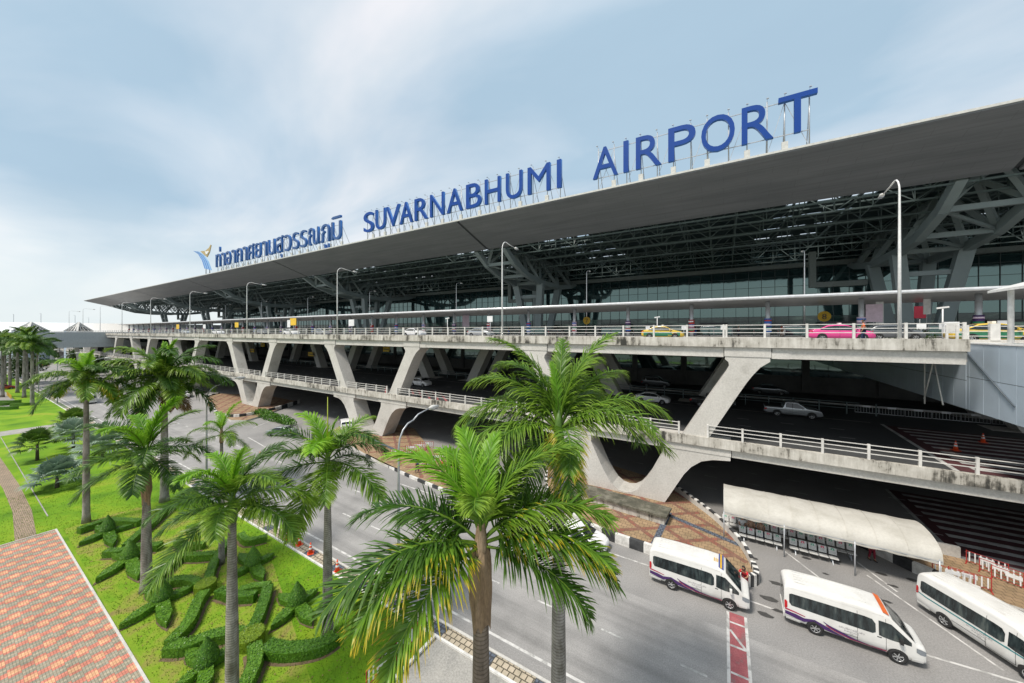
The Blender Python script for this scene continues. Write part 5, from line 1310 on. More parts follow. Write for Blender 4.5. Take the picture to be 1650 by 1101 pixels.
# ================================================================ SHELTER, SEATS, PEOPLE
t = thing('fabric_shelter', (0, 31.8, 0), 'long pale barrel roofed fabric shelter over rows of seats', 'shelter')
b_ = MB(); n_, m_ = 36, 12; vs = []
for i in range(n_+1):
    x = 11.45*i/n_; sag = .045*abs(math.sin(math.pi*i/n_*7)); rnd = random.Random(i)
    for j in range(m_+1):
        a = math.pi*j/m_; vs.append((x, 2.2-2.2*math.cos(a), 2.3+(1.0-sag)*math.sin(a)**.75+rnd.uniform(-.008, .008)))
b_.add(vs, [(i*(m_+1)+j, (i+1)*(m_+1)+j, (i+1)*(m_+1)+j+1, i*(m_+1)+j+1) for i in range(n_) for j in range(m_)], 'tent_fabric', True)
vs = []
for i in range(n_+1):
    x = 11.45*i/n_; vs += [(x, -.012, 2.32), (x, -.02-.03*math.sin(i*2.2), 2.10-.03*math.sin(i*1.3))]
b_.add(vs, [(2*i, 2*i+1, 2*i+3, 2*i+2) for i in range(n_)], 'tent_fabric', True); 
for x in (1.43, 2.86, 4.29, 5.72, 7.15, 8.58, 10.0):
    q = [(x, 2.2-2.2*math.cos(math.pi*j/24), 2.31+.985*math.sin(math.pi*j/24)**.75) for j in range(1, 20)]
    for a_, c_ in zip(q, q[1:]): b_.bar(a_, c_, .03, .02, 'tent_fabric')
b_.build('fabric_roof', t, fix=False)
b_ = MB()
for x in (0.02, 3.75, 7.5, 11.3):
    for j in range(8):
        a, c = math.pi*j/8, math.pi*(j+1)/8; b_.bar((x, 2.2-2.2*math.cos(a), 2.27+.92*math.sin(a)**.75), (x, 2.2-2.2*math.cos(c), 2.27+.92*math.sin(c)**.75), .05, .05, 'pole_metal')
b_.bar((0, 0, 2.25), (11.4, 0, 2.25), .05, .05, 'pole_metal'); b_.bar((0, 4.4, 2.25), (11.4, 4.4, 2.25), .05, .05, 'pole_metal'); b_.build('roof_frame', t)
for x in (0.02, 3.75, 7.5, 11.3):
    for y in (0, 4.4): b_ = MB(); b_.tube([(x, y, 0), (x, y, 2.28)], .04, 'pole_metal', 8); b_.build('post', t)
base = None
seats = [(1.0, 32.75, 'front row bench nearest the person at the van'), (4.15, 32.75, 'front row bench right of the second shelter post'), (-.15, 34.1, 'second row bench at the left end with seated people'), (2.6, 34.1, 'second row bench in the middle of the shelter'), (5.4, 34.1, 'second row bench toward the right under the shelter'), (.4, 35.3, 'back row bench at the left under the shelter'), (4.2, 35.3, 'back row bench at the right under the shelter')]
for i, (x, y, lab) in enumerate(seats):
    if base is None:
        base = thing('waiting_bench', (x, y, 0), lab, 'bench', 0, 'rows of linked waiting seats')
        b_ = MB(); b_.box((0, -.03, .33), (2.75, .03, .39), 'pole_metal'); b_.build('beam', base)
        for xx in (.35, 2.4):
            b_ = MB(); b_.bar((xx, 0, .36), (xx, -.28, .03), .05, .04, 'pole_metal'); b_.bar((xx, 0, .36), (xx, .28, .03), .05, .04, 'pole_metal'); b_.bar((xx, -.32, .02), (xx, .32, .02), .06, .04, 'pole_metal'); b_.build('leg', base)
        for k in range(5):
            x0 = .03+.55*k
            b_ = MB(); b_.add([(x0, -.26, .44), (x0+.48, -.26, .44), (x0+.48, .16, .41), (x0, .16, .41), (x0, -.26, .40), (x0+.48, -.26, .40), (x0+.48, .16, .37), (x0, .16, .37)], [(0, 1, 2, 3), (4, 7, 6, 5), (0, 4, 5, 1), (1, 5, 6, 2), (2, 6, 7, 3), (3, 7, 4, 0)], 'seat_shell'); b_.build('seat', base)
            b_ = MB(); tl = .13
            P4 = lambda u, v, d: (x0+.02+.44*u, .18+tl*v-d, .50+.42*v)
            for (u0, v0, u1, v1) in ((0, 0, .12, 1), (.88, 0, 1, 1), (.12, 0, .88, .20), (.12, .23, .88, .41), (.12, .44, .88, .62), (.12, .65, .88, 1)):
                q = [P4(u0, v0, 0), P4(u1, v0, 0), P4(u1, v1, 0), P4(u0, v1, 0)]; q2 = [(a, b2+.025, c) for a, b2, c in q]; b_.add(q+q2, [(0, 1, 2, 3), (4, 7, 6, 5), (0, 4, 5, 1), (1, 5, 6, 2), (2, 6, 7, 3), (3, 7, 4, 0)], 'seat_shell')
            o = b_.build('backrest', base); b_ = MB(); b_.add([P4(.30, .62, .006), P4(.70, .62, .006), P4(.70, .92, .006), P4(.30, .92, .006)], [(0, 1, 2, 3)], 'sticker_pink' if k % 2 else 'sticker_green'); b_.add([P4(.42, .68, .01), P4(.58, .68, .01), P4(.58, .80, .01), P4(.42, .80, .01)], [(0, 1, 2, 3)], 'sign_white'); b_.build('sticker', o)
    else: copy_tree(base, (x, y, 0), 0, lab)
for i, (px, sh, tr_, lab) in enumerate([(1197, 'cloth_white', 'cloth_black', 'person in white top and dark trousers seated leftmost under the shelter'), (1211, 'cloth_beige', 'cloth_black', 'person in beige top seated in the middle of the three under the shelter'), (1226, 'cloth_beige', 'cloth_navy', 'person in light brown top seated rightmost of the three under the shelter')]):
    person(lab, (at(px, 848, .8).x, 34.0, -.05), R(-90), 'sit', sh, tr_, 'people waiting under the shelter')
p = at(1405, 903); person('person standing in the shade at the right end of the shelter', (p.x, p.y, 0), R(-70), 'stand', 'cloth_maroon', 'cloth_maroon')
person('person in red vest and maroon trousers leaning at the windscreen of the first minibus', (1.15, 26.42, 0), R(-105), 'lean', 'cloth_red', 'cloth_maroon')
person('person in orange shirt and navy trousers standing by the upper railing beside the pink taxi', (aty(1391, 36.6), 36.6, 15.5), R(170), 'stand', 'cloth_orange', 'cloth_navy')
for i, (px, py, z, sh, tr_, lab) in enumerate([(672, 762, .3, 'cloth_blue', 'cloth_navy', 'person in blue on the tiled island behind the palm frond tips'), (686, 762, .3, 'cloth_orange', 'cloth_black', 'person in orange on the tiled island beside the one in blue'), (712, 764, .3, 'cloth_red', 'cloth_navy', 'person in red on the tiled island left of the tall palm leaves'), (69, 612, 0, 'cloth_black', 'cloth_black', 'distant person in black on the far left road')]):
    p = at(px, py, z); person(lab, tuple(p), R(40*i), 'stand', sh, tr_)

# ================================================================ SMALL STREET THINGS
def cone(label, p, proto=[None]):
    if proto[0]: return copy_tree(proto[0], p, random.uniform(0, 3), label)
    t = thing('traffic_cone', p, label, 'traffic cone', 0, 'orange traffic cones'); proto[0] = t
    b_ = MB(); b_.box((-.22, -.22, 0), (.22, .22, .04), 'cone_orange'); b_.build('base', t)
    b_ = MB(); b_.tube([(0, 0, .04), (0, 0, .8)], [.16, .035], 'cone_orange', 14); b_.build('cone_body', t)
    for z0, z1 in ((.34, .46), (.58, .66)):
        b_ = MB(); f = lambda z: .16+(.035-.16)*(z-.04)/.76+.004; b_.tube([(0, 0, z0), (0, 0, z1)], [f(z0), f(z1)], 'sign_white', 14, False); b_.build('reflective_band', t)
for px, py, z, lab in [(482, 878, .03, 'orange cone leftmost of the row on the gutter beside the lawn'), (500.5, 892, .03, 'orange cone in the middle of the row beside the lawn'), (543.5, 921, .03, 'orange cone nearest the camera beside the lawn palm'), (462, 868, .03, 'orange cone partly hidden by palm leaves beside the lawn'), (1540, 726, 6.61, 'orange cone with white sign on the hatched middle deck'), (1584, 713, 6.61, 'orange cone farther back on the hatched middle deck'), (419, 738, 0, 'orange cone beside the silver sedan on the ground road'), (519, 727, 0, 'orange cone in the bay between the islands')]: cone(lab, at(px, py, z))
def barrier(label, p, rz, proto=[None]):
    if proto[0]: return copy_tree(proto[0], p, rz, label)
    t = thing('crowd_barrier', p, label, 'barrier', rz, 'red and white crowd barriers'); proto[0] = t
    b_ = MB()
    for x in (-.85, .85): b_.box((x-.02, -.02, 0), (x+.02, .02, .88), 'red_paint'); b_.box((x-.03, -.28, 0), (x+.03, .28, .04), 'red_paint')
    for z in (.15, .84): b_.box((-.85, -.014, z-.016), (.85, .014, z+.016), 'red_paint')
    b_.build('frame', t); b_ = MB()
    for k in range(7): b_.box((-.75+.24*k, -.015, .17), (-.69+.24*k, .015, .82), 'sign_white' if k != 9 else 'red_paint')
    b_.build('bars', t)
    b_ = MB(); b_.box((-.32, -.03, .5), (.32, -.02, .74), 'sign_white'); b_.build('notice_plate', t)
i = 0
for px, py, dg_ in [(1590, 918, -28), (1613, 932, -30), (1634, 945, -32), (1535, 938, -10), (1562, 944, -10)]: barrier('red framed white crowd barrier at the lower right kerb, %s from the left' % ordn[i], at(px, py, .12), R(dg_)); i += 1
for k, (px, py) in enumerate([(640, 735), (652, 738), (664, 728), (676, 725), (688, 722), (680, 752), (692, 749), (704, 744)]): barrier('red and white barrier on the mid distance island, %s from the nearest lamp post' % ordn[k], at(px, py, .3 if k < 8 else 0), R(35 if k < 5 else 20))
for k, (px, py) in enumerate([(628, 1096), (642, 1074), (655, 1052)]): p = at(px, py); barrier('red and white barrier at the lawn corner under palm fronds, %s from the bottom edge' % ordn[k], (-13.9, p.y, 0), R(90))
# middle deck grey barriers in the shade and bin
t = None
for k in range(7):
    p = (14.5+k*2.1, 57.2, 6.6); lab = 'grey steel barrier in the shade of the middle deck, %s from the left' % ordn[k]
    if t is None:
        t = thing('steel_barrier', p, lab, 'barrier', 0, 'grey barriers on the middle deck'); b_ = MB()
        for z in (.1, .95): b_.box((-1, -.02, z-.03), (1, .02, z+.03), 'pole_metal')
        for j in range(9): b_.box((-1+.25*j-.012, -.015, .1), (-1+.25*j+.012, .015, .95), 'pole_metal')
        b_.box((-.35, -.03, .75), (.35, -.02, .95), 'sign_white'); b_.build('panel', t)
    else: copy_tree(t, p, 0, lab)
# sign posts and boards
def board(label, x, y, z, w, h, zc, mat, name='sign_board', cat='sign', shape='rect', text=None, tc='dark_metal', post='pole_metal', group=None):
    t = thing(name, (x, y, z), label, cat, 0, group)
    if post: b_ = MB(); b_.tube([(0, 0, 0), (0, 0, zc)], .05, post, 8); b_.build('post', t)
    b_ = MB()
    if shape == 'disc': b_.xz([(w/2*math.cos(a*math.pi/12), zc+w/2*math.sin(a*math.pi/12)) for a in range(24)], -.09, -.05, mat)
    elif shape == 'diamond': b_.xz([(-w/2, zc), (0, zc-w/2), (w/2, zc), (0, zc+w/2)], -.09, -.05, mat)
    else: b_.box((-w/2, -.12, zc-h/2), (w/2, -.04, zc+h/2), mat)
    o = b_.build('panel', t)
    if text: small_text(text, h*.75, tc, (0, -.13, zc-h*.27), (R(90), 0, 0), o, 'number', .005)
    return t
board('yellow round sign under the canopy, just left of the pink taxi', aty(1328, 66), 66, 15.62, 1.5, 1.5, 2.9, 'yellow_sign', shape='disc', text='8')
board('yellow round sign under the canopy just right of the V shaped pylons in the middle', aty(945.5, 66), 66, 15.62, 1.5, 1.5, 2.9, 'yellow_sign', shape='disc', text='7')
board('silver diamond road sign seen from behind on the middle parapet', aty(606, 35.6)*35.6, 35.6, 7.0, 1.1, 1.1, 2.3, 'pole_metal', shape='diamond')
board('pink tinted upright advertising panel on the upper deck right', aty(1408, 60), 60, 15.62, 1.5, 2.2, 3.0, 'sign_pink', name='advertising_panel', cat='billboard')
board('tall thin white light box beside the pink advertising panel', aty(1417, 62), 62, 15.62, .7, 2.8, 3.1, 'sign_white', name='advertising_panel', cat='billboard')
board('tall white light box hanging near the right pylon', aty(1493, 62), 62, 15.62, .6, 2.8, 4.2, 'sign_white', name='advertising_panel', cat='billboard')
board('pink and red lit feature in front of the right pylon', aty(1482, 68), 68, 15.62, 1.1, 1.6, 3.3, 'cloth_maroon', name='advertising_panel', cat='billboard')
board('pink tinted advertising panel in the middle of the upper deck', aty(751, 64), 64, 15.62, 2.0, 2.6, 3.2, 'sign_pink', name='advertising_panel', cat='billboard')
for k, (px, y, w, h, zc, m_, lab) in enumerate([(790, 40, .9, .8, 2.6, 'sign_white', 'white sign on the upper deck left of the second tall lamp'), (567, 40, 1.6, 1.2, 2.5, 'sign_white', 'white sign on the upper deck right of the third tall lamp'), (382, 40, 2.0, 1.3, 2.6, 'yellow_sign', 'orange yellow sign on the far upper deck'), (466, 40, 1.2, 1.6, 2.6, 'sign_white', 'white round topped sign pair on the upper deck'), (473, 42, 2.6, 1.6, 3.1, 'yellow_sign', 'wide yellow sign hanging on the upper deck'), (330, 41, 1.8, 1.2, 2.4, 'sign_white', 'small white sign on the far left upper deck'), (287, 41, 2.4, 1.5, 2.5, 'yellow_sign', 'yellow sign near the far left end of the upper deck'), (1519, 56, .6, .6, 1.4, 'sign_white', 'small white parking notice right of the pylon foot'), (1484, 55, .7, .6, 1.4, 'sign_white', 'small white parking notice at the pylon foot'), (1616, 56, .8, .7, 1.6, 'sign_white', 'small white parking notice beside the walkway column'), (1044, 56, .6, .6, 1.4, 'sign_white', 'small white notice left of the yellow taxi'), (1102, 56, .6, .6, 1.4, 'sign_white', 'small white notice beside the teal wrapped column'), (1166, 56, .7, .6, 1.4, 'sign_white', 'small white notice above the pier head')]):
    board(lab, aty(px, y), y, 15.5, w, h, zc, m_, text=None)
for k, (px, y, z0, lab) in enumerate([(1519, 44, 15.3, 'white pole with camera ball hanging above the right railing'), (721, 40, 15.3, 'white pole with twin cameras on the upper deck'), (1059, 52, 15.3, 'slim pole with white camera head above the yellow taxi')]):
    t = thing('camera_pole', (aty(px, y), y, z0), lab, 'camera pole'); b_ = MB(); b_.tube([(0, 0, 0), (0, 0, 3.0)], .05, 'pole_white', 8); b_.build('pole', t)
    b_ = MB(); b_.bar((-.35, 0, 3.0), (.35, 0, 3.1), .12, .14, 'pole_white'); b_.build('camera_head', t)
# people and luggage-scale clutter on the terminal footpath
rnd = random.Random(11); cl_ = ['cloth_black', 'cloth_white', 'cloth_red', 'cloth_blue', 'cloth_navy', 'cloth_beige']
for k in range(8):
    px = [1120, 1190, 1260, 1340, 960, 880, 820, 700][k]; y = 62.5
    person('traveller in %s on the canopy footpath, %s from the right' % (cl_[k % 6][6:], ordn[[4, 3, 2, 1, 5, 6, 7, 8][k]-1]), (aty(px, y), y, 15.62), R(rnd.uniform(0, 360)), 'stand', cl_[k % 6], cl_[(k+3) % 6], 'travellers under the canopy')
bol = None
for k in range(46):
    x = 40-3.0*k; lab = 'small grey bollard in the even row behind the canopy columns'
    if bol is None: bol = thing('bollard', (x, 65.6, 15.62), lab, 'bollard', 0, 'bollards behind the canopy columns'); b_ = MB(); b_.tube([(0, 0, 0), (0, 0, .95), (0, 0, 1.0)], [.10, .10, .05], 'pole_white', 10); b_.build('shaft', bol); b_ = MB(); b_.tube([(0, 0, .7), (0, 0, .82)], .105, 'red_paint', 10); b_.build('band', bol)
    else: copy_tree(bol, (x, 65.6, 15.62), 0, lab)
kio = None
for k, px in enumerate([1545, 1300, 1150, 1075, 985, 860, 790, 700, 640, 560]):
    lab = 'dark trolley bay with glass screens on the canopy footpath, %s from the right' % ordn[k]
    if kio is None:
        kio = thing('trolley_bay', (aty(px, 64), 64, 15.62), lab, 'trolley bay', 0, 'trolley bays on the canopy footpath')
        b_ = MB()
        for xx in (-2.5, 0, 2.5): b_.box((xx-.04, -.04, 0), (xx+.04, .04, 1.5), 'pole_metal')
        b_.box((-2.5, -.03, 1.44), (2.5, .03, 1.5), 'pole_metal'); b_.box((-2.5, -.03, .1), (2.5, .03, .16), 'pole_metal'); b_.build('frame', kio)
        b_ = MB(); b_.box((-2.42, -.015, .2), (-.08, .015, 1.4), 'facade_glass'); b_.box((.08, -.015, .2), (2.42, .015, 1.4), 'facade_glass'); b_.build('glass_screen', kio)
    else: copy_tree(kio, (aty(px, 64), 64, 15.62), 0, lab)
# planters below the canopy on the right
for k, (px, w_) in enumerate([(1436, 3.5), (1473, 3.8), (1410, 2.5)]):
    y = 52.0; bush('planter_hedge', 'clipped dark green planter hedge on the upper deck, %s' % ['left of the nearest lamp pole', 'right of the nearest lamp pole', 'beside the pink panel'][k], 'hedge', aty(px, y), y, w_*.5, .4, 1.1, 50+k, n=500, size=.08).location.z = 15.5
    
# ================================================================ HEDGES AND TOPIARY
hd = [([(271, 1036), (300, 1035), (335, 1022), (372, 1015), (400, 1018)], 1.0, 'long curved hedge sweeping left from the lower yellow knot'),
      ([(428, 1036), (455, 1042), (490, 1040), (520, 1033), (540, 1020)], 1.15, 'thick curved hedge wrapping the foot of the lone front palm'),
      ([(273, 1032), (303, 1000), (318, 968), (330, 950)], .85, 'hedge running up from the left tip to the upper yellow knot'),
      ([(325, 938), (300, 930), (270, 934), (247, 943)], .75, 'short curved hedge left of the upper yellow knot'),
      ([(336, 930), (343, 908), (354, 888), (366, 868)], .75, 'hedge climbing away from the upper yellow knot'),
      ([(352, 948), (380, 956), (412, 955)], .75, 'short hedge right of the upper yellow knot'),
      ([(432, 942), (424, 970), (412, 1000), (402, 1012)], .85, 'hedge joining the two levels right of the trunk'),
      ([(386, 948), (410, 942), (434, 940)], .75, 'short hedge at the head of the joining hedge'),
      ([(410, 1035), (412, 1058), (402, 1085), (388, 1112), (370, 1150)], .95, 'hedge running down from the lower yellow knot'),
      ([(255, 925), (272, 908), (292, 893), (318, 892), (346, 890)], .75, 'angled hedge behind the peeling trunk'),
      ([(170, 886), (200, 884), (226, 877), (258, 876)], .8, 'straight hedge in front of the second topiary'),
      ([(203, 876), (216, 864), (230, 852), (248, 838), (275, 812)], .7, 'hedge climbing behind the peeling trunk toward the road'),
      ([(127, 851), (150, 843), (176, 836), (226, 838)], .8, 'farthest long hedge of the parterre'),
      ([(285, 868), (300, 876), (330, 873)], .7, 'short dark hedge near the road under palm fronds'),
      ([(388, 858), (400, 868), (430, 862)], .7, 'small hedge near the cones side of the lawn'),
      ([(300, 850), (330, 842), (360, 846)], .7, 'short hedge beyond the topiaries near the road')]
for i, (p_, w, lab) in enumerate(hd): hedge(lab, p_, w, .5, 20+i)
for cx_, cy_, r_, lab in [(331, 940, .55, 'round yellow green knot shrub at the upper hedge crossing'), (404, 1022, .62, 'round yellow green knot shrub at the lower hedge crossing')]:
    rnd = random.Random(int(cx_)); p = at(cx_, cy_, .5); mb = MB(); tp = []
    hedge_body(mb, tp, [(r_*math.cos(a*math.pi/8), r_*math.sin(a*math.pi/8)) for a in range(16)], .56, 'knot_leaf', rnd, 420, .04); mb.tip = tp
    tag(mb.build('knot_shrub', None, (p.x, p.y, 0)), lab, 'shrub', 'yellow green knots of the parterre')
star_hedge('star hedge with cone at its centre, third from the back beside the plaza', (261, 962), [(192, 1006), (312, 942), (268, 1003), (236, 945)], seed=1)
star_hedge('star hedge with cone nearest the bottom edge of the picture', (333, 1064), [(278, 1108), (393, 1030), (330, 1108), (300, 1044)], seed=2, cr=.5)
star_hedge('star hedge with cone left of the lone front palm', (479, 968), [(436, 1008), (512, 946), (502, 1000), (448, 956)], seed=3)
star_hedge('star hedge with cone left of the peeling trunk', (209, 896), [(154, 932), (262, 870), (222, 928), (180, 886)], seed=4)
star_hedge('smallest looking star hedge with cone, farthest from the camera', (174, 853), [(127, 874), (214, 844), (182, 876), (155, 846)], seed=5, cr=.45)
star_hedge('star hedge with cone mostly covered by palm fronds near the road', (408, 906), [(370, 926), (442, 890), (424, 930), (385, 890)], seed=6)
struct_sheet('planting_soil', [], .0, 'soil')
bpy.data.objects.remove(bpy.data.objects['planting_soil'])
b_ = MB()
for i, q in enumerate(SOIL): b_.sheet(q, .010+.0012*i, 'soil')
struct(b_.build('planting_soil', fix=False))
rnd = random.Random(77); mb = MB(); tp = []
for _ in range(52000):
    u = rnd.random(); x = rnd.uniform(-60, -13.5); y = rnd.uniform(-3, 13.6)
    if x > -47.3 and y < 5.3 and x < -22.1: continue
    if x < -48 and u < .5: continue
    h_ = rnd.uniform(.03, .085); a = rnd.uniform(0, 6.28); dx, dy = .014*math.cos(a), .014*math.sin(a); lx, ly = rnd.uniform(-.03, .03), rnd.uniform(-.03, .03)
    mb.add([(x-dx*1.6, y-dy*1.6, .005), (x+dx*1.6, y+dy*1.6, .005), (x+lx, y+ly, h_)], [(0, 1, 2)], 'knot_leaf'); tp += [.1, .1, rnd.uniform(.2, .8)]
mb.tip = tp; o = mb.build('grass_blades'); o['kind'] = 'stuff'; o['label'] = 'short green grass blades on the lawn around the hedges'; o['category'] = 'grass'
mb = MB(); tp = []; pn = [(Vector((rnd.uniform(-46, -14), rnd.uniform(5.5, 13.5), .03)), Vector((0, 0, 1))) for _ in range(900)]
leaf_quads(mb, tp, pn, 'palm_leaf_dead', .05, rnd, .3); mb.tip = tp; o = mb.build('fallen_leaves'); o['kind'] = 'stuff'; o['label'] = 'dry fallen leaves scattered on the lawn and soil'; o['category'] = 'leaf litter'
# distant parterre and shrubs
for k, (px, py, w) in enumerate([(15, 656, 3.5), (40, 650, 3.0), (20, 646, 3.5), (5, 650, 2.5)]):
    a = at(px-w*7, py), at(px+w*4, py-1.5); hedge('low distant clipped hedge by the far palms, %s' % ['front row', 'right end', 'back row', 'left end'][k], [(px-w*7, py), (px, py-.5), (px+w*4, py-1.5)], 1.2, .6, 60+k)
t = thing('picket_fence', tuple(at(14, 640)), 'small pale picket fence beside the distant clipped hedges', 'fence', 0); b_ = MB()
for k in range(24): b_.box((-5+.45*k, 0, 0), (-4.85+.45*k, .06, 1.0), 'yellow_sign')
b_.box((-5, .06, .7), (5.6, .1, .8), 'yellow_sign'); b_.build('pickets', t)
bush('shrub_row', 'row of light green shrubs along the striped kerb wall in mid distance', 'shrubs', P_(440, 678).x, P_(440, 678).y, 9, 1.0, 1.6, 70, 'hedge_leaf', 2600, .16)
bush('shrub', 'shrub with pale leaves below the leftmost slim palm', 'shrub', P_(110, 700).x, P_(110, 700).y-.5, 1.8, 1.8, 1.6, 71, 'hedge_leaf', 900, .12)
trees = [(-190, 15, 7, 9), (-200, 30, 6, 8), (-182, 40, 6, 7), (-205, 8, 8, 10), (-210, -4, 9, 11), (-196, 50, 5, 6), (-260, 2, 10, 10), (-270, 36, 9, 9), (-178, 33, 4, 5)]
for k, (x, y, r_, h_) in enumerate(trees): bush('leafy_tree', 'dark leafy tree near the distant footbridge, %s nearest' % ordn[k], 'tree', x, y, r_*.6, r_*.6, h_*.75, 80+k, 'tree_leaf', 1500, .4, 'trees by the distant footbridge', 1.5)

# ================================================================ PALMS
def pxy(px, D, off=0): p = atd(px, HY, D); return p.x, p.y
Gn, Dk, Yg, Yl = 'palm_leaf', 'palm_leaf_dark', 'palm_leaf_young', 'palm_leaf_yellow'
x, y = pxy(775, 9.0)
palm(x, y, 11.1, 3.75, 'nearest palm, tall with torn brown sheath and yellow edged fronds at the centre bottom', .30, .21, shaft='palm_sheath', sheath=(8.8, 10.75), seed=2,
     tmat='palm_trunk_brown', stiff=True, fronds=[(80, 80, .74, Yg), (112, 80, .80, Yg), (165, 72, .98, Yg), (14, 72, .95, Gn), (268, 72, .80, Gn), (125, 72, .85, Yg), (52, 58, .9, Gn), (183, 42, .98, Dk), (195, 8, .92, Yl), (213, 26, 1.05, Dk), (226, 26, .95, Yl), (236, 8, .9, Yl), (2, 42, .98, Gn), (20, 42, .85, Yl), (345, 26, 1.0, Dk), (352, 26, .95, Yl), (336, 8, .85, Dk), (75, 42, .9, Gn), (115, 42, .9, Dk), (150, 26, .85, Dk)])
x, y = pxy(900, 11.8)
palm(x, y, 13.2, 4.1, 'broad palm with dense silvery green crown behind the nearest palm', .26, .19, seed=5,
     fronds=[(100, 88, .55, Yg), (10, 80, 1, Gn), (165, 80, 1, Gn), (75, 80, .9, Gn), (45, 72, 1, Gn), (140, 72, 1, Gn), (30, 58, 1, Gn), (155, 58, 1, Gn), (175, 42, 1, Gn), (5, 42, 1, Gn), (350, 26, 1, Gn), (195, 26, 1.0, Gn), (335, 42, .85, Gn), (215, 26, .9, Gn), (90, 58, .95, Dk), (275, 26, .75, Yl), (265, 8, .8, Yl), (20, 26, 1, Dk), (160, 26, 1, Dk), (240, 8, .8, Dk), (70, 42, 1, Dk), (120, 42, 1, Dk), (48, 42, 1.05, Gn), (140, 42, 1.0, Gn)])
rt = palm(*at(528, 1020).xy, H-(735-HY)*18.9/FL, 3.9, 'lone front lawn palm with a smooth grey trunk and yellow spear leaf', .25, .17, stiff=True, n=16, seed=9, dark=.6, yellow=.05)
b_ = MB(); b_.tube([(0, 0, 0), (0, 0, 3.2)], [.06, .015], 'spear_green', 6); b_.build('spear_leaf', rt, (0, 0, H-(735-HY)*18.9/FL))
x, y = pxy(374, 15.0)
palm(x, y, H-(800-HY)*15/FL, 3.3, 'palm with a very pale trunk at the bottom left of centre', .24, .17, stiff=True, n=17, seed=13, yellow=.12)
rt = palm(*at(236, 952).xy, H-(728-HY)*22/FL, 4.0, 'palm with peeling brown sheath rising from the parterre', .27, .17, stiff=True, n=14, seed=17, sheath=(H-(812-HY)*22/FL, H-(765-HY)*22/FL), dark=.65, yellow=0)
palm(*at(139, 842).xy, H-(606-HY)*29.9/FL, 3.6, 'slim palm with bright green crownshaft left of the road', .22, .17, n=22, seed=21, dead=1, lw=.06)
palm(*at(265, 808).xy, H-(608-HY)*33.8/FL, 5.4, 'big bushy palm with withered brown skirt under its crown', .30, .24, lw=.062, n=32, seed=25, dead=7, shaft='palm_sheath', yellow=.05)
x, y = pxy(357, 24.5)
palm(x, y, H-(694-HY)*24.5/FL, 2.6, 'young light green palm with few fronds behind the pale trunked palm', .16, .11, n=9, seed=29, dark=.1, yellow=.2, shaft='palm_sheath')
for k, (px, py, top, fl) in enumerate([(52, 653, 551, 4.6), (39, 641, 549, 4.8), (28, 633, 552, 4.6), (43, 627, 546, 5.0), (16, 627, 552, 5.0), (60, 620, 556, 4.8), (4, 640, 550, 5.0), (8, 622, 548, 5.2)]):
    p = at(px, py); D = H*FL/(py-HY); palm(p.x, p.y, H-(top+3-HY)*D/FL, fl*1.15, 'distant palm in the row at the far left, %s from the right at its foot' % ordn[[1, 3, 4, 2, 5, 0, 7, 6][k]], .3, .24, n=17, lw=.085, dark=.7, young=False, seed=40+k, group='distant row of palms', yellow=0)
fan_palm(*at(60, 742).xy, 2.6, 2.3, 'dark green fan palm on a short trunk standing alone on the lawn', 'fan_leaf', 1, 24)
fan_palm(*at(92, 786).xy, 1.3, 2.5, 'low silvery blue fan palm spreading near the path', 'silver_leaf', 2, 26)
fan_palm(*at(165, 738).xy, 1.8, 2.9, 'silvery blue fan palm beside the slim palm trunk near the road', 'silver_leaf', 3, 24)
fan_palm(*at(118, 722).xy, 2.4, 2.6, 'silvery fan palm directly behind the slim palm', 'silver_leaf', 4, 22)
fan_palm(*at(118, 705).xy, 3.0, 2.6, 'green fan palm farthest back behind the slim palm', 'fan_leaf', 5, 24)

# ================================================================ LIGHT, SKY, CAMERA
w = bpy.data.worlds.new('World'); scene.world = w; w.use_nodes = True; nt = w.node_tree; nt.nodes.clear()
SUN_E, SUN_R = R(58), R(205)
sky = nt.nodes.new('ShaderNodeTexSky'); sky.sky_type = 'NISHITA'; sky.sun_disc = False; sky.sun_elevation = SUN_E; sky.sun_rotation = SUN_R; sky.dust_density = 3
bg1 = nt.nodes.new('ShaderNodeBackground'); nt.links.new(sky.outputs[0], bg1.inputs[0]); bg1.inputs[1].default_value = .08
tc = nt.nodes.new('ShaderNodeTexCoord'); sp = nt.nodes.new('ShaderNodeSeparateXYZ'); nt.links.new(tc.outputs['Generated'], sp.inputs[0])
def wm_(op, a, c=None):
    n = nt.nodes.new('ShaderNodeMath'); n.operation = op
    for i, q in enumerate((a, c)):
        if q is None: continue
        if isinstance(q, (int, float)): n.inputs[i].default_value = q
        else: nt.links.new(q, n.inputs[i])
    return n.outputs[0]
zz = wm_('ADD', wm_('MAXIMUM', sp.outputs[2], 0.0), .16)
cb = nt.nodes.new('ShaderNodeCombineXYZ'); nt.links.new(wm_('DIVIDE', sp.outputs[0], zz), cb.inputs[0]); nt.links.new(wm_('DIVIDE', sp.outputs[1], zz), cb.inputs[1])
mp = nt.nodes.new('ShaderNodeMapping'); nt.links.new(cb.outputs[0], mp.inputs[0]); mp.inputs['Rotation'].default_value = (0, 0, R(25)); mp.inputs['Scale'].default_value = (.55, 1.0, 1); mp.inputs['Location'].default_value = (1.7, .4, 0)
n1 = nt.nodes.new('ShaderNodeTexNoise'); nt.links.new(mp.outputs[0], n1.inputs[0]); n1.inputs['Scale'].default_value = .95; n1.inputs['Detail'].default_value = 6; n1.inputs['Roughness'].default_value = .5; n1.inputs['Distortion'].default_value = .4
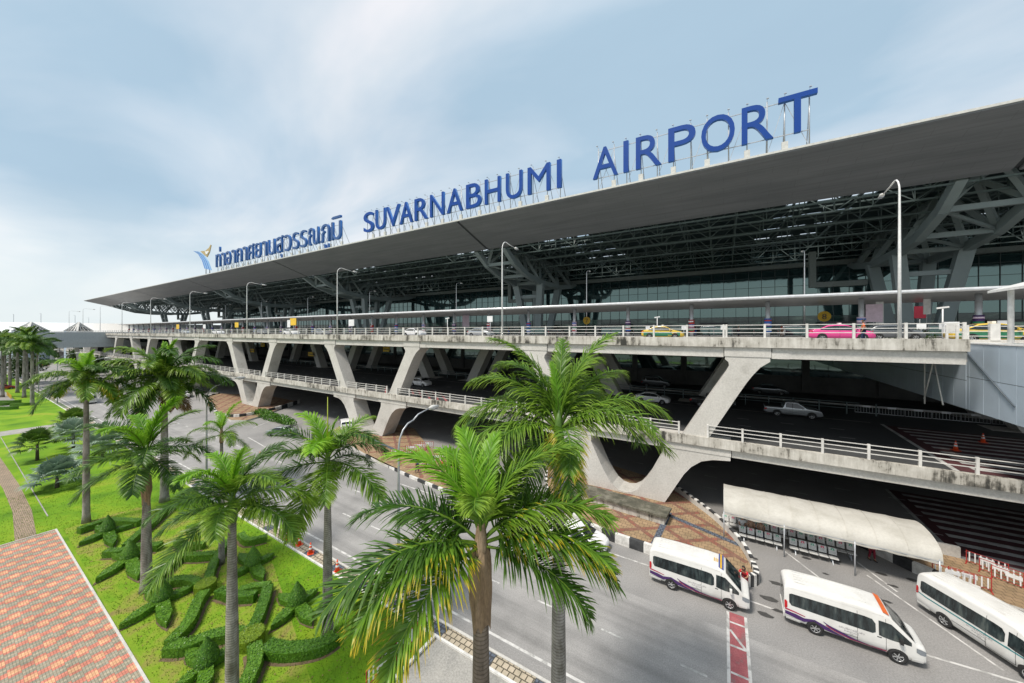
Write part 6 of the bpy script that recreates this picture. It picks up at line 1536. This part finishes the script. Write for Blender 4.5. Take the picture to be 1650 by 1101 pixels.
n2 = nt.nodes.new('ShaderNodeTexNoise'); nt.links.new(mp.outputs[0], n2.inputs[0]); n2.inputs['Scale'].default_value = 1.5; n2.inputs['Detail'].default_value = 6; n2.inputs['Roughness'].default_value = .5
cl1 = ramp(nt, n1.outputs['Fac'], [(.39, (.36, .49, .60)), (.465, (.47, .57, .66)), (.54, (.60, .66, .715)), (.62, (.74, .745, .775))])
cl2 = ramp(nt, n2.outputs['Fac'], [(.3, (.93, .94, .95)), (.7, (1.05, 1.04, 1.03))])
hz = ramp(nt, sp.outputs[2], [(0.0, (1, 1, 1)), (.09, (.75,)*3), (.26, (0, 0, 0))])
cc = mixc(nt, hz, mixc(nt, 1, cl1, cl2, 'MULTIPLY'), (.70, .76, .77))
bg2 = nt.nodes.new('ShaderNodeBackground'); nt.links.new(cc, bg2.inputs[0]); bg2.inputs[1].default_value = 1.0
mx = nt.nodes.new('ShaderNodeMixShader'); mx.inputs[0].default_value = .88; nt.links.new(bg1.outputs[0], mx.inputs[1]); nt.links.new(bg2.outputs[0], mx.inputs[2])
out = nt.nodes.new('ShaderNodeOutputWorld'); nt.links.new(mx.outputs[0], out.inputs[0])
sd = bpy.data.lights.new('sun', 'SUN'); sd.energy = 3.0; sd.angle = R(12); sd.color = (1, .93, .84); so = bpy.data.objects.new('sun', sd); col.objects.link(so)
dv = Vector((math.sin(SUN_R)*math.cos(SUN_E), math.cos(SUN_R)*math.cos(SUN_E), math.sin(SUN_E))); so.rotation_euler = dv.to_track_quat('Z', 'Y').to_euler(); so.location = (0, 0, 80)
cd = bpy.data.cameras.new('camera'); cam = bpy.data.objects.new('camera', cd); col.objects.link(cam); scene.camera = cam
cam.location = (0, 0, H); cam.rotation_euler = (R(90), 0, YAW); cd.sensor_width = 36; cd.lens = FL/1650*36; cd.shift_y = -15.5/1650; cd.clip_end = 8000; cd.clip_start = .1
scene.view_settings.view_transform = 'Standard'; scene.view_settings.look = 'None'; scene.view_settings.exposure = .42; scene.view_settings.gamma = 1
scene.render.engine = 'CYCLES'; scene.cycles.max_bounces = 6; scene.cycles.use_denoising = True
